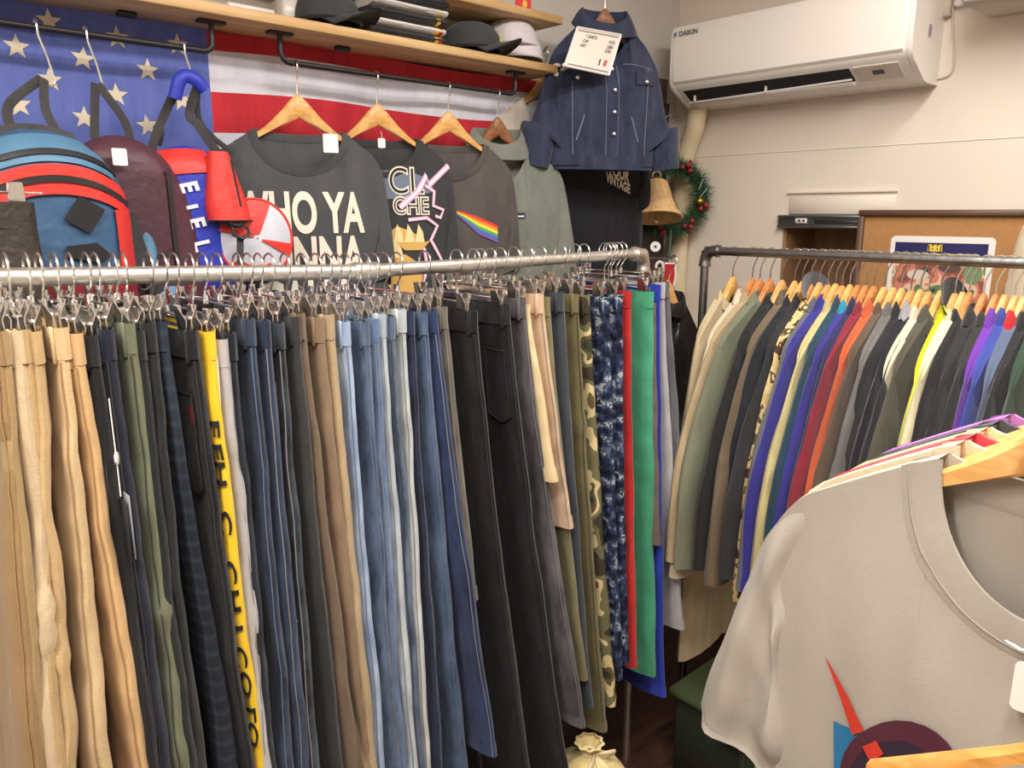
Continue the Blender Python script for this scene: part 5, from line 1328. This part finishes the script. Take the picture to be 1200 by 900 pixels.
# ------------------------------------------------------------------ tee rack close to the camera
TY, TZ = .135, 1.50
pipe_rack('clothes_rack', 'steel pipe clothes rack carrying the row of tees with the white tee at its end',
          [(.69, TY-.55, 0), (.69, TY-.55, 1.50), (.69, TY, 1.50), (1.32, TY, 1.50), (1.32, TY, 0)], .0125, [('elbow', 1), ('elbow', 2), ('elbow', 3)], STEEL)
TH = wood_hanger_meshes(WOODH, .20, 1.0, .02, .017, .05)
WHT = fabric(C(170, 162, 151), C(164, 156, 145), (7, 7, 4), 900, .2, key='white_tee', sheen=.1, wrk=.12)
TEES = [(.770, WHT, 'white tee with a red blue and purple abstract print on the nearest rack'),
        (.815, fabric(C(224, 208, 176), C(212, 194, 160), key='cream_tee'), 'cream tee directly behind the white printed tee'),
        (.850, fabric(C(212, 74, 88), C(190, 58, 74), key='coral_tee'), 'coral red tee third along the nearest rack'),
        (.885, fabric(C(228, 206, 160), C(214, 190, 142), key='butter_tee'), 'butter yellow tee behind the coral tee'),
        (.925, fabric(C(78, 78, 84), C(64, 64, 70), key='dark_grey_rack_tee'), 'dark grey tee behind the butter yellow one'),
        (.965, fabric(C(180, 120, 190), C(160, 100, 170), key='mauve_tee'), 'mauve tee furthest along the nearest rack')]
for i, (x, m, lab) in enumerate(TEES):
    h = put_wood_hanger(TH, 'pale wooden hanger inside the '+' '.join(lab.split()[:5]), (x, TY, TZ+.0125), -math.pi/2, 'wooden hangers on the nearest rack')
    t = thing('t_shirt', lab, 't-shirt', (x, TY, h.location.z), -math.pi/2)
    z0 = -.052+(.0 if i else -.004)
    s_, P_ = garment(t, m, W=.262, L=.70, nh=.098, sd=.095, fd=.135, bd=.015, T=.03 if i == 0 else .012, seed=70+i*3, z0=z0, slen=.30, sout=.085, swid=.16, nu=60 if i == 0 else 28, nv=50 if i == 0 else 24, wr=.010 if i == 0 else .005, sth=.024 if i == 0 else .014, tope=.013, ribw=2.0 if i == 0 else 1.3, sfold=.011 if i == 0 else 0)
    if i == 0: WTE, sW, hzW = t, s_, h.location.z

# print on the white tee -------------------------------------------------------------
XW = .742
def wpx(px, py):
    q = on_x(px, py, XW); return (TY-q.y, q.z-hzW)
def wprint(name, pts, mat, off):
    P_ = [wpx(*p) for p in pts]; n = len(P_)
    flat_print(name, (P_, [tuple(range(n))]), lambda a, b: (a, sW(a, b)-off, b), mat, WTE, .012)
PRED = plain('tee_print_red', C(196, 52, 36), .85); PPUR = plain('tee_print_purple', C(78, 28, 46), .85); PDP = plain('tee_print_dark', C(44, 26, 44), .85); PBL = plain('tee_print_blue', C(36, 112, 160), .85)
wprint('blue_patch', [(979, 843), (990, 847), (1004, 850), (1012, 860), (1014, 930), (980, 940)], PBL, .003)
ring = [(1053+66*math.cos(a)*(1.15 if math.cos(a) > 0 else 1), 905+64*math.sin(a)) for a in [2*math.pi*k/28 for k in range(28)]]
wprint('purple_ring', ring, PPUR, .004)
wprint('dark_ring', [(1050+48*math.cos(a)*1.1, 912+48*math.sin(a)) for a in [2*math.pi*k/24 for k in range(24)]], PDP, .0048)
wprint('red_ring', [(1050+30*math.cos(a)*1.1, 918+34*math.sin(a)) for a in [2*math.pi*k/24 for k in range(24)]], plain('tee_print_wine', C(120, 24, 36), .85), .0056)
wprint('white_core', [(1058+12*math.cos(a)*1.1, 904+12*math.sin(a)) for a in [2*math.pi*k/16 for k in range(16)]], WHT, .0064)
wprint('red_spike', [(968, 768), (974, 776), (998, 812), (1018, 850), (1004, 856), (990, 818)], PRED, .0052)
wprint('red_block', [(1017, 868), (1032, 862), (1040, 878), (1026, 888)], PRED, .0068)
# price tag pinned on the white tee
q = on_x(1196, 762, .728)
pt_ = thing('price_tag', 'white price tag on a silver pin on the chest of the white tee', 'price tag', q, 0)
MB().tube([(0, .012, .004), (0, 0, .001), (0, -.02, .004)], .0016, 6).build('pin', CHROME, pt_)
MB().prism(rr(.04, .046, .005), lambda a, b, d: (d, a-.018, b-.056), -.0008, .0008).build('card', WHITE, pt_, smooth=False)
# hanger on the crossbar end in front of the white tee
FH = wood_hanger_meshes(wood('hanger_wood_orange', C(226, 166, 92), C(204, 140, 66), (8, 24, 24), .3), .21, 1.62, .016, .017, .05)
fhz = 1.287
fh = thing('wooden_hanger', 'steep shouldered wooden hanger hanging in front of the white printed tee', 'hanger', (.66, .02, fhz), -math.pi/2)
link_mesh('arms', FH[0], fh); link_mesh('hook', FH[1], fh)
tag(MB().tube([(.69, .02+.0, 1.47), (.675, .02, 1.515), (.69, .02, 1.522), (.704, .02, 1.51)] [::-1]+[(.69, .02, 1.47), (.665, .02, 1.40), (.66, .02, fhz+FH[2]+.004), (.655, .02, fhz+FH[2]-.012)][1:], .002, 6).build('s_hook', CHROME), 'steel hook linking the crossbar and the steep shouldered hanger', 'hook')
# cream coat on the right wall
hw_ = thing('wall_hook', 'steel hook on the right wall holding the cream coat', 'hook', (DB, .315, 2.045))
MB().tube([(0, 0, 0), (-.09, 0, 0), (-.105, 0, .014)], .004, 8).build('arm', CHROME, hw_)
MB().box((-.003, 0, 0), (.006, .03, .05), .002).build('plate', CHROME, hw_)
CC = fabric(C(222, 206, 178), C(208, 192, 164), key='cream_coat')
chh = put_wood_hanger(HM, 'pale wooden hanger inside the cream coat on the right wall', (DB-.09, .315, 2.05), -math.pi/2, None)
cco = thing('coat', 'cream cotton coat hanging on the right wall beside the corkboard', 'coat', (DB-.09, .315, chh.location.z), -math.pi/2)
garment(cco, CC, W=.19, L=.8, nh=.075, sd=.11, fd=.09, T=.035, sleeve='long', seed=91, z0=-.05, slen=.5, sout=.11, swid=.13, rib=False, sth=.03, wr=.012, flare=.1)
fold_collar(cco, CC, .078, -.05, .05, 1.3, 4)

# cream tee right on the wall between the flag and the denim jacket
hk3 = thing('wall_hook', 'steel wall hook of the cream tee beside the flag', 'hook', (1.735, DA, 2.075))
MB().tube([(0, 0, 0), (0, -.03, 0), (0, -.045, .012)], .004, 8).build('arm', CHROME, hk3)
hc3 = put_wood_hanger(HM, 'pale wooden hanger inside the cream tee beside the flag', (1.735, 1.737, 2.08), 0, None)
ct3 = thing('t_shirt', 'cream tee against the wall between the flag and the denim jacket', 't-shirt', (1.735, 1.737, hc3.location.z), 0)
garment(ct3, fabric(C(214, 204, 190), C(200, 190, 177), key='wall_cream_tee'), W=.20, L=.6, nh=.095, sd=.08, fd=.08, bd=.012, T=.014, seed=23, z0=-.070, slen=.25, sout=.02, swid=.09)
MB().box((0, .004, -.095), (.045, .002, .03)).build('neck_label', plain('label_blue', C(120, 150, 205), .7), ct3, smooth=False)
